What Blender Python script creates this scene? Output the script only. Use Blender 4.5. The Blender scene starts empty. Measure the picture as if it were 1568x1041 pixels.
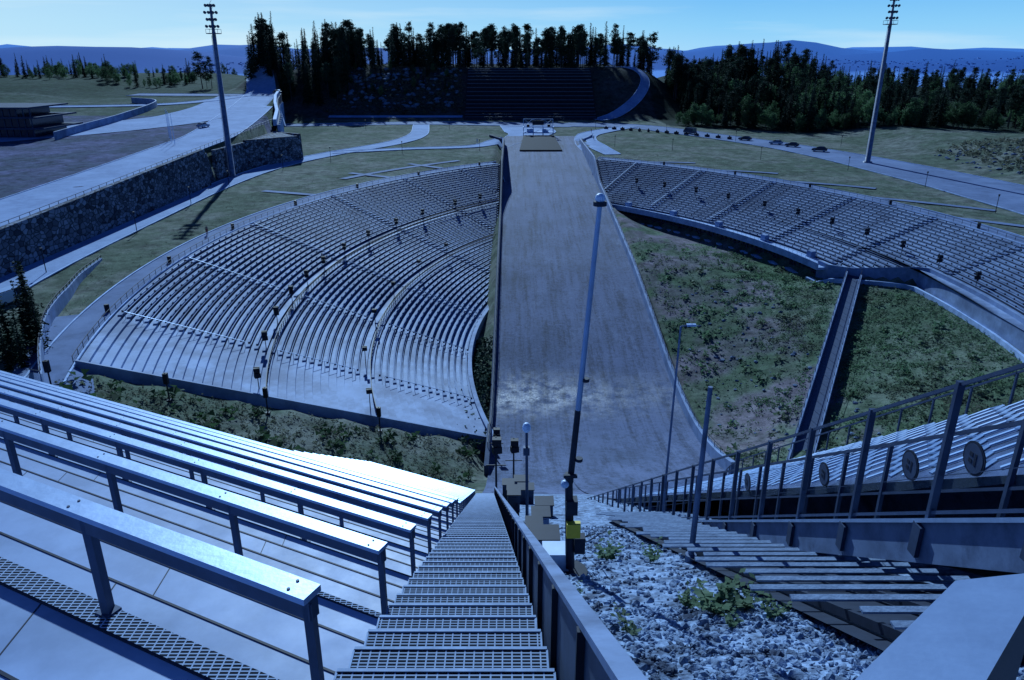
import bpy, math, random, numpy as np, bmesh
from mathutils import Vector, Matrix
random.seed(7); rng=np.random.default_rng(7)
scene=bpy.context.scene
scene.view_settings.view_transform='Standard'; scene.view_settings.look='None'; scene.view_settings.exposure=0
R=math.radians
# ------------------------------------------------------------ materials
def newmat(name):
    m=bpy.data.materials.new(name); m.use_nodes=True
    nt=m.node_tree; b=nt.nodes['Principled BSDF']; return m,nt,b
def N(nt,t,**k):
    n=nt.nodes.new(t)
    for a,v in k.items(): setattr(n,a,v)
    return n
def cool(c): return (c[0]*.72,c[1]*.92,min(1,c[2]*1.18))
def mat(name,c1,c2=None,scale=1.0,rough=.7,bump=0.,bscale=None,metal=0.,c3=None,scale3=.1,rvar=0.,coord='Object',objrand=0.,detail=6,spec=.5,trans=0):
    m,nt,b=newmat(name); L=nt.links.new
    tc=N(nt,'ShaderNodeTexCoord')
    if c2 is None: c2=tuple(x*.75 for x in c1)
    if not trans and name not in ('skin','yellow_paint','cloth_red','spruce_needles'):
        c1,c2=cool(c1),cool(c2); c3=cool(c3) if c3 else None
    n=N(nt,'ShaderNodeTexNoise'); n.inputs['Scale'].default_value=scale; n.inputs['Detail'].default_value=detail; n.inputs['Roughness'].default_value=.65
    L(tc.outputs[coord],n.inputs['Vector'])
    r=N(nt,'ShaderNodeValToRGB'); r.color_ramp.elements[0].position=.35; r.color_ramp.elements[1].position=.65
    r.color_ramp.elements[0].color=(*c1,1); r.color_ramp.elements[1].color=(*c2,1)
    L(n.outputs['Fac'],r.inputs['Fac']); out=r.outputs['Color']
    if c3 is not None:
        n3=N(nt,'ShaderNodeTexNoise'); n3.inputs['Scale'].default_value=scale3; n3.inputs['Detail'].default_value=6; n3.inputs['Roughness'].default_value=.65
        L(tc.outputs[coord],n3.inputs['Vector'])
        r3=N(nt,'ShaderNodeValToRGB'); r3.color_ramp.elements[0].position=.45; r3.color_ramp.elements[1].position=.64
        L(n3.outputs['Fac'],r3.inputs['Fac'])
        mx=N(nt,'ShaderNodeMixRGB'); L(r3.outputs['Color'],mx.inputs['Fac']); L(out,mx.inputs['Color1']); mx.inputs['Color2'].default_value=(*c3,1); out=mx.outputs['Color']
    if objrand:
        oi=N(nt,'ShaderNodeObjectInfo'); mr=N(nt,'ShaderNodeMapRange'); mr.inputs['To Min'].default_value=1-objrand; mr.inputs['To Max'].default_value=1+objrand
        L(oi.outputs['Random'],mr.inputs['Value'])
        vm=N(nt,'ShaderNodeVectorMath',operation='SCALE'); L(out,vm.inputs[0]); L(mr.outputs['Result'],vm.inputs['Scale']); out=vm.outputs['Vector']
    L(out,b.inputs['Base Color'])
    b.inputs['Roughness'].default_value=rough; b.inputs['Metallic'].default_value=metal
    b.inputs['Specular IOR Level'].default_value=spec
    if trans:
        t=N(nt,'ShaderNodeBsdfTranslucent'); L(out,t.inputs['Color']); ms=N(nt,'ShaderNodeMixShader'); ms.inputs['Fac'].default_value=trans
        L(b.outputs[0],ms.inputs[1]); L(t.outputs[0],ms.inputs[2]); L(ms.outputs[0],nt.nodes['Material Output'].inputs['Surface'])
    if rvar:
        mr=N(nt,'ShaderNodeMapRange'); mr.inputs['To Min'].default_value=max(.05,rough-rvar); mr.inputs['To Max'].default_value=min(1,rough+rvar); mr.inputs['From Min'].default_value=.3; mr.inputs['From Max'].default_value=.7
        L(n.outputs['Fac'],mr.inputs['Value']); L(mr.outputs['Result'],b.inputs['Roughness'])
    if bump:
        nb=N(nt,'ShaderNodeTexNoise'); nb.inputs['Scale'].default_value=bscale or scale*4; nb.inputs['Detail'].default_value=4
        L(tc.outputs[coord],nb.inputs['Vector'])
        bp=N(nt,'ShaderNodeBump'); bp.inputs['Strength'].default_value=bump; bp.inputs['Distance'].default_value=.1
        L(nb.outputs['Fac'],bp.inputs['Height']); L(bp.outputs['Normal'],b.inputs['Normal'])
    return m
M={}
M['conc']=mat('concrete',(.32,.36,.46),(.24,.275,.36),.8,.75,.15,12,c3=(.16,.19,.26),scale3=.25,spec=.2)
M['conc_lt']=mat('concrete_light',(.52,.58,.70),(.41,.46,.57),.6,.8,.1,8,c3=(.31,.36,.46),scale3=.3,spec=.2)
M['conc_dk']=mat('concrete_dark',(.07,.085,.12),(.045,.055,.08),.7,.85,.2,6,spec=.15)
M['tread']=mat('terrace_concrete',(.37,.415,.52),(.30,.34,.44),1.6,.55,0,40,c3=(.22,.26,.345),scale3=.6,rvar=.06,spec=.33)
M['bowl']=mat('bowl_concrete',(.38,.425,.53),(.29,.325,.41),.4,.75,.1,6,c3=(.17,.195,.265),scale3=.1,spec=.25)
M['riser_shade']=mat('bowl_riser_shade',(.045,.056,.085),(.03,.038,.058),.4,.85,.1,6,spec=.1)  # bowl concrete darkened: shade on the risers is put into the colour
M['bench']=mat('bench_plank',(.25,.29,.38),(.155,.185,.25),.3,.75,0,8,spec=.2)
M['asph']=mat('asphalt',(.165,.195,.28),(.12,.145,.21),.5,.9,.2,20,c3=(.21,.24,.33),scale3=.08,spec=.15)
M['path']=mat('path_gravel',(.30,.35,.46),(.22,.26,.36),.6,.92,.2,20,c3=(.34,.39,.50),scale3=.1,spec=.15)
M['steel']=mat('galvanised_steel',(.32,.37,.46),(.22,.26,.33),6,.5,.03,30,metal=.5)
M['nosing']=mat('step_nosing_steel',(.30,.34,.42),(.20,.23,.29),6,.65,0,30,metal=.2,spec=.2)
M['steel_dk']=mat('painted_steel_dark',(.022,.028,.044),(.015,.02,.032),4,.6,spec=.2)
M['steel_gy']=mat('painted_steel_grey',(.07,.09,.135),(.045,.058,.09),2,.6,.02,20,metal=.2,spec=.3)
M['beam']=mat('painted_beam',(.22,.255,.34),(.165,.195,.265),1.5,.6,.02,20,spec=.3,c3=(.10,.12,.17),scale3=1.2)
M['alu']=mat('aluminium_sheet',(.40,.46,.56),(.32,.37,.46),3,.45,.03,12,metal=.3)
M['white']=mat('white_paint',(.72,.77,.84),(.6,.65,.72),3,.5)
M['net']=mat('net_cord',(.55,.61,.70),(.42,.47,.55),3,.7,spec=.2)
M['black']=mat('black_plastic',(.010,.012,.018),(.018,.02,.028),5,.6,spec=.2)
M['yellow']=mat('yellow_paint',(.65,.54,.03),(.55,.44,.03),5,.5)
M['wood']=mat('weathered_wood',(.30,.33,.39),(.19,.21,.255),3,.85,.2,20,spec=.1)
M['glassdk']=mat('window_glass',(.02,.03,.045),(.03,.04,.06),2,.15)
M['rubber']=mat('tyre',(.015,.015,.017),None,5,.8)
M['skin']=mat('skin',(.5,.33,.25),None,5,.6)
M['cloth1']=mat('cloth_dark',(.03,.04,.07),None,9,.9)
M['cloth2']=mat('cloth_red',(.28,.05,.05),None,9,.9)
M['cloth3']=mat('cloth_light',(.4,.42,.48),None,9,.9)
M['bark']=mat('bark',(.08,.065,.06),(.04,.033,.033),3,.9,spec=.1)
M['spruce']=mat('spruce_needles',(.010,.026,.020),(.022,.046,.032),.6,.85,objrand=.5,spec=.1,trans=.12)
M['pine']=mat('pine_needles',(.017,.036,.028),(.034,.062,.040),.6,.85,objrand=.4,spec=.1,trans=.18)
M['leaf']=mat('birch_leaves',(.045,.10,.05),(.08,.15,.07),.7,.7,objrand=.45,spec=.15,trans=.4)
M['weed']=mat('weed_leaves',(.085,.165,.095),(.14,.24,.13),.5,.7,c3=(.12,.145,.105),scale3=.08,spec=.15,trans=.4)
M['weed_dry']=mat('dry_weeds',(.12,.14,.10),(.19,.20,.15),.4,.8,spec=.1,trans=.3)
M['stone_g']=mat('crushed_stone',(.15,.175,.225),(.42,.47,.55),9,.8,.3,60,c3=(.045,.055,.08),scale3=2.2,spec=.2)
M['turf_dk']=mat('dark_tarpaulin',(.012,.014,.02),(.02,.022,.03),.5,.8,spec=.1)
M['brush']=mat('dry_bushes',(.06,.075,.06),(.12,.115,.09),.3,.85,spec=.1,trans=.25)
M['rock']=mat('rock',(.20,.23,.28),(.10,.115,.15),.5,.9,.6,3,spec=.1)
def grating():
    m,nt,b=newmat('steel_grating'); L=nt.links.new
    tc=N(nt,'ShaderNodeTexCoord'); br=N(nt,'ShaderNodeTexBrick'); br.offset=0
    br.inputs['Scale'].default_value=1; br.inputs['Brick Width'].default_value=.075; br.inputs['Row Height'].default_value=.035; br.inputs['Mortar Size'].default_value=.006
    br.inputs['Color1'].default_value=(.008,.012,.02,1); br.inputs['Color2'].default_value=(.02,.027,.042,1); br.inputs['Mortar'].default_value=(.32,.42,.6,1)
    L(tc.outputs['Object'],br.inputs['Vector']); L(br.outputs['Color'],b.inputs['Base Color']); b.inputs['Roughness'].default_value=.9; b.inputs['Specular IOR Level'].default_value=.05
    return m
M['grate']=grating()
def stonewall():
    m,nt,b=newmat('stone_masonry'); L=nt.links.new
    tc=N(nt,'ShaderNodeTexCoord'); mp=N(nt,'ShaderNodeMapping'); mp.inputs['Scale'].default_value=(1,.8,1.3); L(tc.outputs['Object'],mp.inputs['Vector'])
    v=N(nt,'ShaderNodeTexVoronoi'); v.inputs['Scale'].default_value=.95; L(mp.outputs['Vector'],v.inputs['Vector'])
    e=N(nt,'ShaderNodeTexVoronoi'); e.feature='DISTANCE_TO_EDGE'; e.inputs['Scale'].default_value=.95; L(mp.outputs['Vector'],e.inputs['Vector'])
    hs=N(nt,'ShaderNodeSeparateColor'); L(v.outputs['Color'],hs.inputs['Color'])
    r=N(nt,'ShaderNodeValToRGB'); r.color_ramp.elements[0].color=(.03,.04,.065,1); r.color_ramp.elements[1].color=(.22,.27,.37,1); L(hs.outputs['Red'],r.inputs['Fac'])
    r2=N(nt,'ShaderNodeValToRGB'); r2.color_ramp.elements[0].color=(.10,.10,.10,1); r2.color_ramp.elements[1].color=(1,1,1,1); r2.color_ramp.elements[1].position=.12; L(e.outputs['Distance'],r2.inputs['Fac'])
    mx=N(nt,'ShaderNodeMixRGB',blend_type='MULTIPLY'); mx.inputs['Fac'].default_value=1; L(r.outputs['Color'],mx.inputs['Color1']); L(r2.outputs['Color'],mx.inputs['Color2'])
    L(mx.outputs['Color'],b.inputs['Base Color']); b.inputs['Roughness'].default_value=.9; b.inputs['Specular IOR Level'].default_value=.15
    bp=N(nt,'ShaderNodeBump'); bp.inputs['Distance'].default_value=.3; bp.inputs['Strength'].default_value=.8; L(e.outputs['Distance'],bp.inputs['Height']); L(bp.outputs['Normal'],b.inputs['Normal'])
    return m
M['stone']=stonewall()
def glassmat():
    m,nt,b=newmat('clear_panel'); L=nt.links.new
    tr=N(nt,'ShaderNodeBsdfTransparent'); tr.inputs['Color'].default_value=(.78,.87,.97,1)
    mx=N(nt,'ShaderNodeMixShader'); mx.inputs['Fac'].default_value=.14
    b.inputs['Base Color'].default_value=(.35,.48,.65,1); b.inputs['Roughness'].default_value=.15
    L(tr.outputs[0],mx.inputs[1]); L(b.outputs[0],mx.inputs[2]); L(mx.outputs[0],nt.nodes['Material Output'].inputs['Surface'])
    return m
M['panel']=glassmat()
def outrunmat():
    m,nt,b=newmat('outrun_gravel'); L=nt.links.new
    tc=N(nt,'ShaderNodeTexCoord'); ob=tc.outputs['Object']
    mp=N(nt,'ShaderNodeMapping'); mp.inputs['Scale'].default_value=(2.4,.05,1); L(ob,mp.inputs['Vector'])
    n1=N(nt,'ShaderNodeTexNoise'); n1.inputs['Scale'].default_value=.35; n1.inputs['Detail'].default_value=8; n1.inputs['Roughness'].default_value=.75; L(mp.outputs['Vector'],n1.inputs['Vector'])
    n2=N(nt,'ShaderNodeTexNoise'); n2.inputs['Scale'].default_value=1.3; n2.inputs['Detail'].default_value=9; n2.inputs['Roughness'].default_value=.85; L(ob,n2.inputs['Vector'])
    n3=N(nt,'ShaderNodeTexNoise'); n3.inputs['Scale'].default_value=.06; n3.inputs['Detail'].default_value=7; n3.inputs['Roughness'].default_value=.75; L(ob,n3.inputs['Vector'])
    a=N(nt,'ShaderNodeMath',operation='MULTIPLY_ADD'); L(n1.outputs['Fac'],a.inputs[0]); a.inputs[1].default_value=.9; L(n2.outputs['Fac'],a.inputs[2])
    r=N(nt,'ShaderNodeValToRGB'); r.color_ramp.elements[0].position=.78; r.color_ramp.elements[1].position=1.1
    r.color_ramp.elements[0].color=(.028,.044,.092,1); r.color_ramp.elements[1].color=(.105,.145,.27,1); L(a.outputs[0],r.inputs['Fac'])
    rg=N(nt,'ShaderNodeValToRGB'); rg.color_ramp.elements[0].position=.44; rg.color_ramp.elements[1].position=.64; L(n3.outputs['Fac'],rg.inputs['Fac'])
    vm=N(nt,'ShaderNodeVectorMath',operation='MULTIPLY'); L(r.outputs['Color'],vm.inputs[0]); vm.inputs[1].default_value=(.58,.64,.66)
    mx=N(nt,'ShaderNodeMixRGB'); L(rg.outputs['Color'],mx.inputs['Fac']); L(r.outputs['Color'],mx.inputs['Color1']); L(vm.outputs[0],mx.inputs['Color2'])
    # pale scuffs
    mp5=N(nt,'ShaderNodeMapping'); mp5.inputs['Scale'].default_value=(1,.35,1); L(ob,mp5.inputs['Vector'])
    n5=N(nt,'ShaderNodeTexNoise'); n5.inputs['Scale'].default_value=.28; n5.inputs['Detail'].default_value=10; n5.inputs['Roughness'].default_value=.78; L(mp5.outputs[0],n5.inputs['Vector'])
    r5=N(nt,'ShaderNodeValToRGB'); r5.color_ramp.elements[0].position=.56; r5.color_ramp.elements[1].position=.68; r5.color_ramp.elements[1].color=(.6,.6,.6,1); L(n5.outputs['Fac'],r5.inputs['Fac'])
    m5=N(nt,'ShaderNodeMixRGB'); L(r5.outputs['Color'],m5.inputs['Fac']); L(mx.outputs['Color'],m5.inputs['Color1']); m5.inputs['Color2'].default_value=(.17,.225,.37,1)
    L(m5.outputs['Color'],b.inputs['Base Color']); b.inputs['Specular IOR Level'].default_value=.3
    sp=N(nt,'ShaderNodeSeparateXYZ'); L(ob,sp.inputs[0])
    d=N(nt,'ShaderNodeMath',operation='SUBTRACT'); L(sp.outputs['Y'],d.inputs[0]); d.inputs[1].default_value=116
    d2=N(nt,'ShaderNodeMath',operation='ABSOLUTE'); L(d.outputs[0],d2.inputs[0])
    mr=N(nt,'ShaderNodeMapRange'); mr.inputs['From Min'].default_value=2; mr.inputs['From Max'].default_value=10; mr.inputs['To Min'].default_value=1; mr.inputs['To Max'].default_value=0; L(d2.outputs[0],mr.inputs['Value'])
    mx_=N(nt,'ShaderNodeMapRange'); mx_.inputs['From Min'].default_value=6; mx_.inputs['From Max'].default_value=20; mx_.inputs['To Min'].default_value=1; mx_.inputs['To Max'].default_value=.5; L(sp.outputs['X'],mx_.inputs['Value'])
    n4=N(nt,'ShaderNodeTexNoise'); n4.inputs['Scale'].default_value=.3; n4.inputs['Detail'].default_value=9; n4.inputs['Roughness'].default_value=.75; L(ob,n4.inputs['Vector'])
    mr4=N(nt,'ShaderNodeMapRange'); mr4.inputs['From Min'].default_value=.40; mr4.inputs['From Max'].default_value=.56; L(n4.outputs['Fac'],mr4.inputs['Value'])
    w=N(nt,'ShaderNodeMath',operation='MULTIPLY'); L(mr.outputs[0],w.inputs[0]); L(mr4.outputs[0],w.inputs[1])
    w2=N(nt,'ShaderNodeMath',operation='MULTIPLY'); L(w.outputs[0],w2.inputs[0]); L(mx_.outputs[0],w2.inputs[1])
    ro=N(nt,'ShaderNodeMapRange'); ro.inputs['To Min'].default_value=.85; ro.inputs['To Max'].default_value=.32; L(w2.outputs[0],ro.inputs['Value']); L(ro.outputs[0],b.inputs['Roughness'])
    bp=N(nt,'ShaderNodeBump'); bp.inputs['Distance'].default_value=.3; bp.inputs['Strength'].default_value=.6; L(n2.outputs['Fac'],bp.inputs['Height']); L(bp.outputs['Normal'],b.inputs['Normal'])
    return m
M['outrun']=outrunmat()
def groundmat():
    m,nt,b=newmat('ground_cover'); L=nt.links.new
    tc=N(nt,'ShaderNodeTexCoord'); ob=tc.outputs['Object']
    at=N(nt,'ShaderNodeAttribute'); at.attribute_name='Col'
    n=N(nt,'ShaderNodeTexNoise'); n.inputs['Scale'].default_value=.35; n.inputs['Detail'].default_value=9; n.inputs['Roughness'].default_value=.8; L(ob,n.inputs['Vector'])
    mr=N(nt,'ShaderNodeMapRange'); mr.inputs['From Min'].default_value=.3; mr.inputs['From Max'].default_value=.7; mr.inputs['To Min'].default_value=.25; mr.inputs['To Max'].default_value=1.75; L(n.outputs['Fac'],mr.inputs['Value'])
    vm=N(nt,'ShaderNodeVectorMath',operation='SCALE'); L(at.outputs['Color'],vm.inputs[0]); L(mr.outputs[0],vm.inputs['Scale'])
    n2=N(nt,'ShaderNodeTexNoise'); n2.inputs['Scale'].default_value=.07; n2.inputs['Detail'].default_value=8; n2.inputs['Roughness'].default_value=.72; L(ob,n2.inputs['Vector'])
    r2=N(nt,'ShaderNodeValToRGB'); r2.color_ramp.elements[0].position=.45; r2.color_ramp.elements[1].position=.58; L(n2.outputs['Fac'],r2.inputs['Fac'])
    dry=N(nt,'ShaderNodeVectorMath',operation='MULTIPLY'); L(vm.outputs[0],dry.inputs[0]); dry.inputs[1].default_value=(1.65,1.38,1.65)
    mx=N(nt,'ShaderNodeMixRGB'); L(r2.outputs['Color'],mx.inputs['Fac']); L(vm.outputs[0],mx.inputs['Color1']); L(dry.outputs[0],mx.inputs['Color2'])
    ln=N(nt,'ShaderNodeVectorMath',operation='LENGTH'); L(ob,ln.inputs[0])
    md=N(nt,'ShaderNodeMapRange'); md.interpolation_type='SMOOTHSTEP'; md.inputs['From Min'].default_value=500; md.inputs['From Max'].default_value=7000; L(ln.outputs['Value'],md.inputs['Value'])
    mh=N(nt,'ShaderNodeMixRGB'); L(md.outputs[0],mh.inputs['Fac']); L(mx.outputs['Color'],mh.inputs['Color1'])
    hz=N(nt,'ShaderNodeVectorMath',operation='MULTIPLY_ADD'); L(at.outputs['Color'],hz.inputs[0]); hz.inputs[1].default_value=(1,1,1); hz.inputs[2].default_value=(.025,.10,.36); L(hz.outputs[0],mh.inputs['Color2'])  # blue distance haze painted into the ground colour
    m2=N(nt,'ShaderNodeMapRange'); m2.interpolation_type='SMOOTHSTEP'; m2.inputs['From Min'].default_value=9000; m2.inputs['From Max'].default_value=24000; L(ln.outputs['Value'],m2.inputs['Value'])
    mh2=N(nt,'ShaderNodeMixRGB'); L(m2.outputs[0],mh2.inputs['Fac']); L(mh.outputs['Color'],mh2.inputs['Color1']); mh2.inputs['Color2'].default_value=(.08,.26,.66,1)  # paler haze painted over the farthest hills
    L(mh2.outputs['Color'],b.inputs['Base Color']); b.inputs['Roughness'].default_value=.95; b.inputs['Specular IOR Level'].default_value=.03
    bp=N(nt,'ShaderNodeBump'); bp.inputs['Distance'].default_value=.4; bp.inputs['Strength'].default_value=.6; L(n.outputs['Fac'],bp.inputs['Height']); L(bp.outputs['Normal'],b.inputs['Normal'])
    return m
M['ground']=groundmat()
# ------------------------------------------------------------ mesh helpers
def link(o,parent=None):
    scene.collection.objects.link(o)
    if parent: o.parent=parent
    return o
def empty(name): 
    o=bpy.data.objects.new(name,None); return link(o)
class MB:
    def __init__(s): s.v=[];s.f=[];s.m=[]
    def quad(s,a,b,c,d,mi=0):
        i=len(s.v); s.v+= [a,b,c,d]; s.f.append((i,i+1,i+2,i+3)); s.m.append(mi)
    def poly(s,pts,mi=0):
        i=len(s.v); s.v+=list(pts); s.f.append(tuple(range(i,i+len(pts)))); s.m.append(mi)
    def hexa(s,p,mi=0):
        i=len(s.v); s.v+=[tuple(q) for q in p]
        for f in ((0,3,2,1),(4,5,6,7),(0,1,5,4),(1,2,6,5),(2,3,7,6),(3,0,4,7)):
            s.f.append(tuple(i+k for k in f)); s.m.append(mi)
    def box(s,cx,cy,cz,sx,sy,sz,rot=0,mi=0):
        c,n=math.cos(rot),math.sin(rot); P=[]
        for z in (-.5,.5):
            for x,y in ((-.5,-.5),(.5,-.5),(.5,.5),(-.5,.5)):
                X,Y=x*sx,y*sy; P.append((cx+X*c-Y*n,cy+X*n+Y*c,cz+z*sz))
        s.hexa(P,mi)
    def beam(s,p,q,w,h=None,mi=0):
        p=Vector(p);q=Vector(q);h=h or w; d=(q-p)
        if d.length<1e-6: return
        d.normalize(); up=Vector((0,0,1)) if abs(d.z)<.97 else Vector((0,1,0))
        a=d.cross(up).normalized()*w/2; b=a.cross(d).normalized()*h/2
        s.hexa([p-a-b,p+a-b,p+a+b,p-a+b,q-a-b,q+a-b,q+a+b,q-a+b],mi)
    def cyl(s,p,q,r0,r1,n=10,mi=0,cap=True):
        p=Vector(p);q=Vector(q);d=(q-p).normalized(); up=Vector((0,0,1)) if abs(d.z)<.97 else Vector((0,1,0))
        a=d.cross(up).normalized(); b=a.cross(d); i=len(s.v)
        for (c,r) in ((p,r0),(q,r1)):
            for k in range(n):
                t=2*math.pi*k/n; s.v.append(tuple(c+a*math.cos(t)*r+b*math.sin(t)*r))
        for k in range(n):
            s.f.append((i+k,i+(k+1)%n,i+n+(k+1)%n,i+n+k)); s.m.append(mi)
        if cap:
            s.f.append(tuple(i+k for k in range(n))); s.m.append(mi); s.f.append(tuple(i+n+k for k in range(n))); s.m.append(mi)
    def sphere(s,c,r,n=10,mi=0,sz=1):
        i=len(s.v); K=n//2+1
        for j in range(K+1):
            t=math.pi*j/K
            for k in range(n):
                a=2*math.pi*k/n; s.v.append((c[0]+r*math.sin(t)*math.cos(a),c[1]+r*math.sin(t)*math.sin(a),c[2]+r*sz*math.cos(t)))
        for j in range(K):
            for k in range(n): s.f.append((i+j*n+k,i+j*n+(k+1)%n,i+(j+1)*n+(k+1)%n,i+(j+1)*n+k)); s.m.append(mi)
    def obj(s,name,mats,parent=None,smooth=False,lnk=True):
        me=bpy.data.meshes.new(name); me.from_pydata([tuple(v) for v in s.v],[],s.f)
        for m in mats: me.materials.append(M[m] if isinstance(m,str) else m)
        me.polygons.foreach_set('material_index',s.m)
        if smooth: me.polygons.foreach_set('use_smooth',[True]*len(s.f))
        me.update(); o=bpy.data.objects.new(name,me)
        if lnk: link(o,parent)
        return o
def npmesh(name,V,F,mats,parent=None,smooth=False,mi=None,lnk=True):
    me=bpy.data.meshes.new(name); me.from_pydata(V.tolist(),[],F.tolist())
    for m in mats: me.materials.append(M[m] if isinstance(m,str) else m)
    if mi is not None: me.polygons.foreach_set('material_index',mi)
    if smooth: me.polygons.foreach_set('use_smooth',[True]*len(me.polygons))
    me.update(); o=bpy.data.objects.new(name,me)
    if lnk: link(o,parent)
    return o
# ------------------------------------------------------------ terrain functions (metres; lowest point of outrun z=0, camera stand z=55)
def ss(a,b,x):
    t=np.clip((np.asarray(x,float)-a)/(b-a),0,1); return t*t*(3-2*t)
_hx=np.arange(-60,700,1.0)
_hy=np.interp(_hx,[-60,0,57,66,75,84,92,100,108,116,126,140,169,230,305,342,700],[54,52.7,18.5,13,8.2,4.4,1.9,.5,0,.35,1.5,3.8,8,13.5,18.5,21,21])
_hs=np.convolve(np.pad(_hy,4,mode='edge'),np.ones(9)/9,'valid')
_hs=np.where(_hx<40,_hy,_hs)
def hp(y): return np.interp(y,_hx,_hs)
CL=(107.,129.); CR=(-68.,129.)
UX,UY=-.8995,.4369; NX,NY=.4369,.8995
def zplane(x,y): return np.minimum(52.76-.69*(NX*x+NY*y),52.8)
def xbound(y): return np.interp(y,[0,268,408,520,700],[-84,-84,-120,-150,-190])
def zLP(y): return np.minimum(27+.03*(np.asarray(y,float)-110),38)
def zbL(r): return 3+18*(r-115)/50
def zbR(r): return 12+9*(r-141)/24
def frontR(phi): return np.interp(phi,[5,11],[149,138])
def fbm(x,y,s,seed=0):
    r=np.random.default_rng(seed); out=np.zeros_like(np.asarray(x,float)); a=1.;tot=0
    for o in range(6):
        for k in range(3):
            t=r.uniform(0,2*np.pi); ph=r.uniform(0,2*np.pi); out=out+a*np.sin((x*np.cos(t)+y*np.sin(t))/s*2*np.pi+ph+1.3*np.sin((x*np.sin(t)-y*np.cos(t))/s*3+ph)); tot+=a
        s/=1.9; a*=.55
    return out/tot*1.6
def forest_edge(x): return 380-(x-95)*.72
def H(x,y,full=False):
    x=np.asarray(x,float); y=np.asarray(y,float)
    strip=hp(y)-.25
    rl=np.hypot(x-CL[0],y-CL[1]); pl=np.degrees(np.arctan2(y-CL[1],x-CL[0]))%360
    bl=np.clip(zbL(rl),1.,21.); bl=bl-np.where((rl>113)&(rl<165)&(pl<197.5),.9,0)
    left=np.maximum(zplane(x,y)-1.4,bl)
    lp=(x<xbound(y)-1)&(y>60); left=np.where(lp,np.maximum(left,zLP(y)),left)
    rr=np.hypot(x-CR[0],y-CR[1]); pr=np.degrees(np.arctan2(y-CR[1],x-CR[0]))
    fr=frontR(pr); ze=hp(y)+.8
    xr=-68+np.sqrt(np.maximum(136**2-(y-129)**2,1)); u=ss(0,1,(x-29)/np.maximum(xr-29,1))
    gr=ze+(8.3-ze)*u; gr=gr+np.where(pr<11,3.2*ss(130,149,rr),0)
    gr=np.where(y<75,np.maximum(hp(y)-3-.12*np.maximum(x-29,0),8.),gr)
    right=np.where(rr>fr,np.clip(zbR(rr),8,21)-.9*(rr<165),gr)
    right=np.where((y<60)&(rr>138),np.minimum(right,21),right)
    near=(y<44)&(x>12); strip=np.where(near,strip-2.0,strip)
    z=np.where(x<-4.6,left,np.where(x<29,strip,right))
    z=z+26*ss(418,478,y)*ss(-165,-125,x)*(1-ss(70,125,x))
    z=z+(16-9*ss(150,210,x))*ss(350,470,y)*ss(90,150,x)
    z=z+5*ss(16,50,x-130-(y-190)*-.1)*ss(150,200,y)*(x>60)
    z=z+4*ss(-205,-240,x)*ss(330,420,y)
    d=np.hypot(x,y-200); S=ss(430,1500,d)
    n=fbm(x,y,6500,3); n2=fbm(x,y,2600,14)
    far=-125+15*fbm(x,y,1500,5)+(260*(n*.8+.72)+45*n2)*ss(6500,16000,d)
    far=far+np.where(x<0,(205+25*n2)*np.exp(-((x+4300)/2100)**2-((y-8200)/1500)**2),0)
    far=far+60*np.exp(-((x-4200)/1500)**2-((y-7800)/900)**2)
    far=far-90*np.exp(-((x-7000)/2500)**2-((y-11500)/1500)**2)
    water=(far<-108)&(d>4000); far=np.maximum(far,-115)
    z=z*(1-S)+far*S
    return (z,water,S,d) if full else z
def hz(x,y): return float(H(np.array([x]),np.array([y]))[0])
# ------------------------------------------------------------ ground sheet
def grow(start,step,end,g=1.14):
    o=[];x=start
    while abs(x)<end:
        step*=g; x+=step; o.append(x)
    return o
xs=sorted(grow(-204,-2,42000,1.09))+list(np.arange(-204,301,2.))+grow(300,2,42000,1.09)
ys=sorted(grow(-30,-4,2500))+list(np.arange(-30,561,2.))+grow(560,2,42000,1.08)
xs=np.array(xs);ys=np.array(ys)
X,Y=np.meshgrid(xs,ys); Z,water,S,D=H(X,Y,True)
Z=Z+np.where((D<450)&((X<-6)|(X>32)),.12*fbm(X,Y,14,9),0)
nx=len(xs);ny=len(ys)
V=np.stack([X.ravel(),Y.ravel(),Z.ravel()],1)
ii=(np.arange(ny-1)[:,None]*nx+np.arange(nx-1)[None,:]).ravel()
F=np.stack([ii,ii+1,ii+nx+1,ii+nx],1)
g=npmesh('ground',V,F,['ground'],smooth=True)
col=np.zeros((ny,nx,4)); col[...,3]=1
def setc(mask,c):
    mask=np.asarray(mask,float)[...,None]; col[...,:3]=col[...,:3]*(1-mask)+np.array(c)*mask
setc(np.ones_like(X),(.088,.118,.088))
rl=np.hypot(X-CL[0],Y-CL[1]); rr=np.hypot(X-CR[0],Y-CR[1]); pr=np.degrees(np.arctan2(Y-CR[1],X-CR[0]))
setc((X<-86)&(Y<300),(.062,.082,.125))
setc((X<-86)&(Y>=300)&(Y<420),(.055,.085,.06))
setc((X<-150)&(Y>=380),(.03,.055,.036))
setc((X>29)&(rr<frontR(pr)),(.075,.115,.075))
setc((X>29)&(rr<137)&(pr>11)&(fbm(X,Y,30,4)>.0),(.07,.12,.07))
setc((X>28)&(rr<137)&(X<52+.1*(Y-110))&(fbm(X,Y,22,8)>-.1),(.11,.12,.12))
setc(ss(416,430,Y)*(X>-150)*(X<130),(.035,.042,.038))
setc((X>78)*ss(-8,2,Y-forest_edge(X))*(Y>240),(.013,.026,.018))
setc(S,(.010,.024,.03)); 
setc(water,(.13,.24,.38))
at=g.data.color_attributes.new('Col','FLOAT_COLOR','POINT'); at.data.foreach_set('color',col.ravel())
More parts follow.
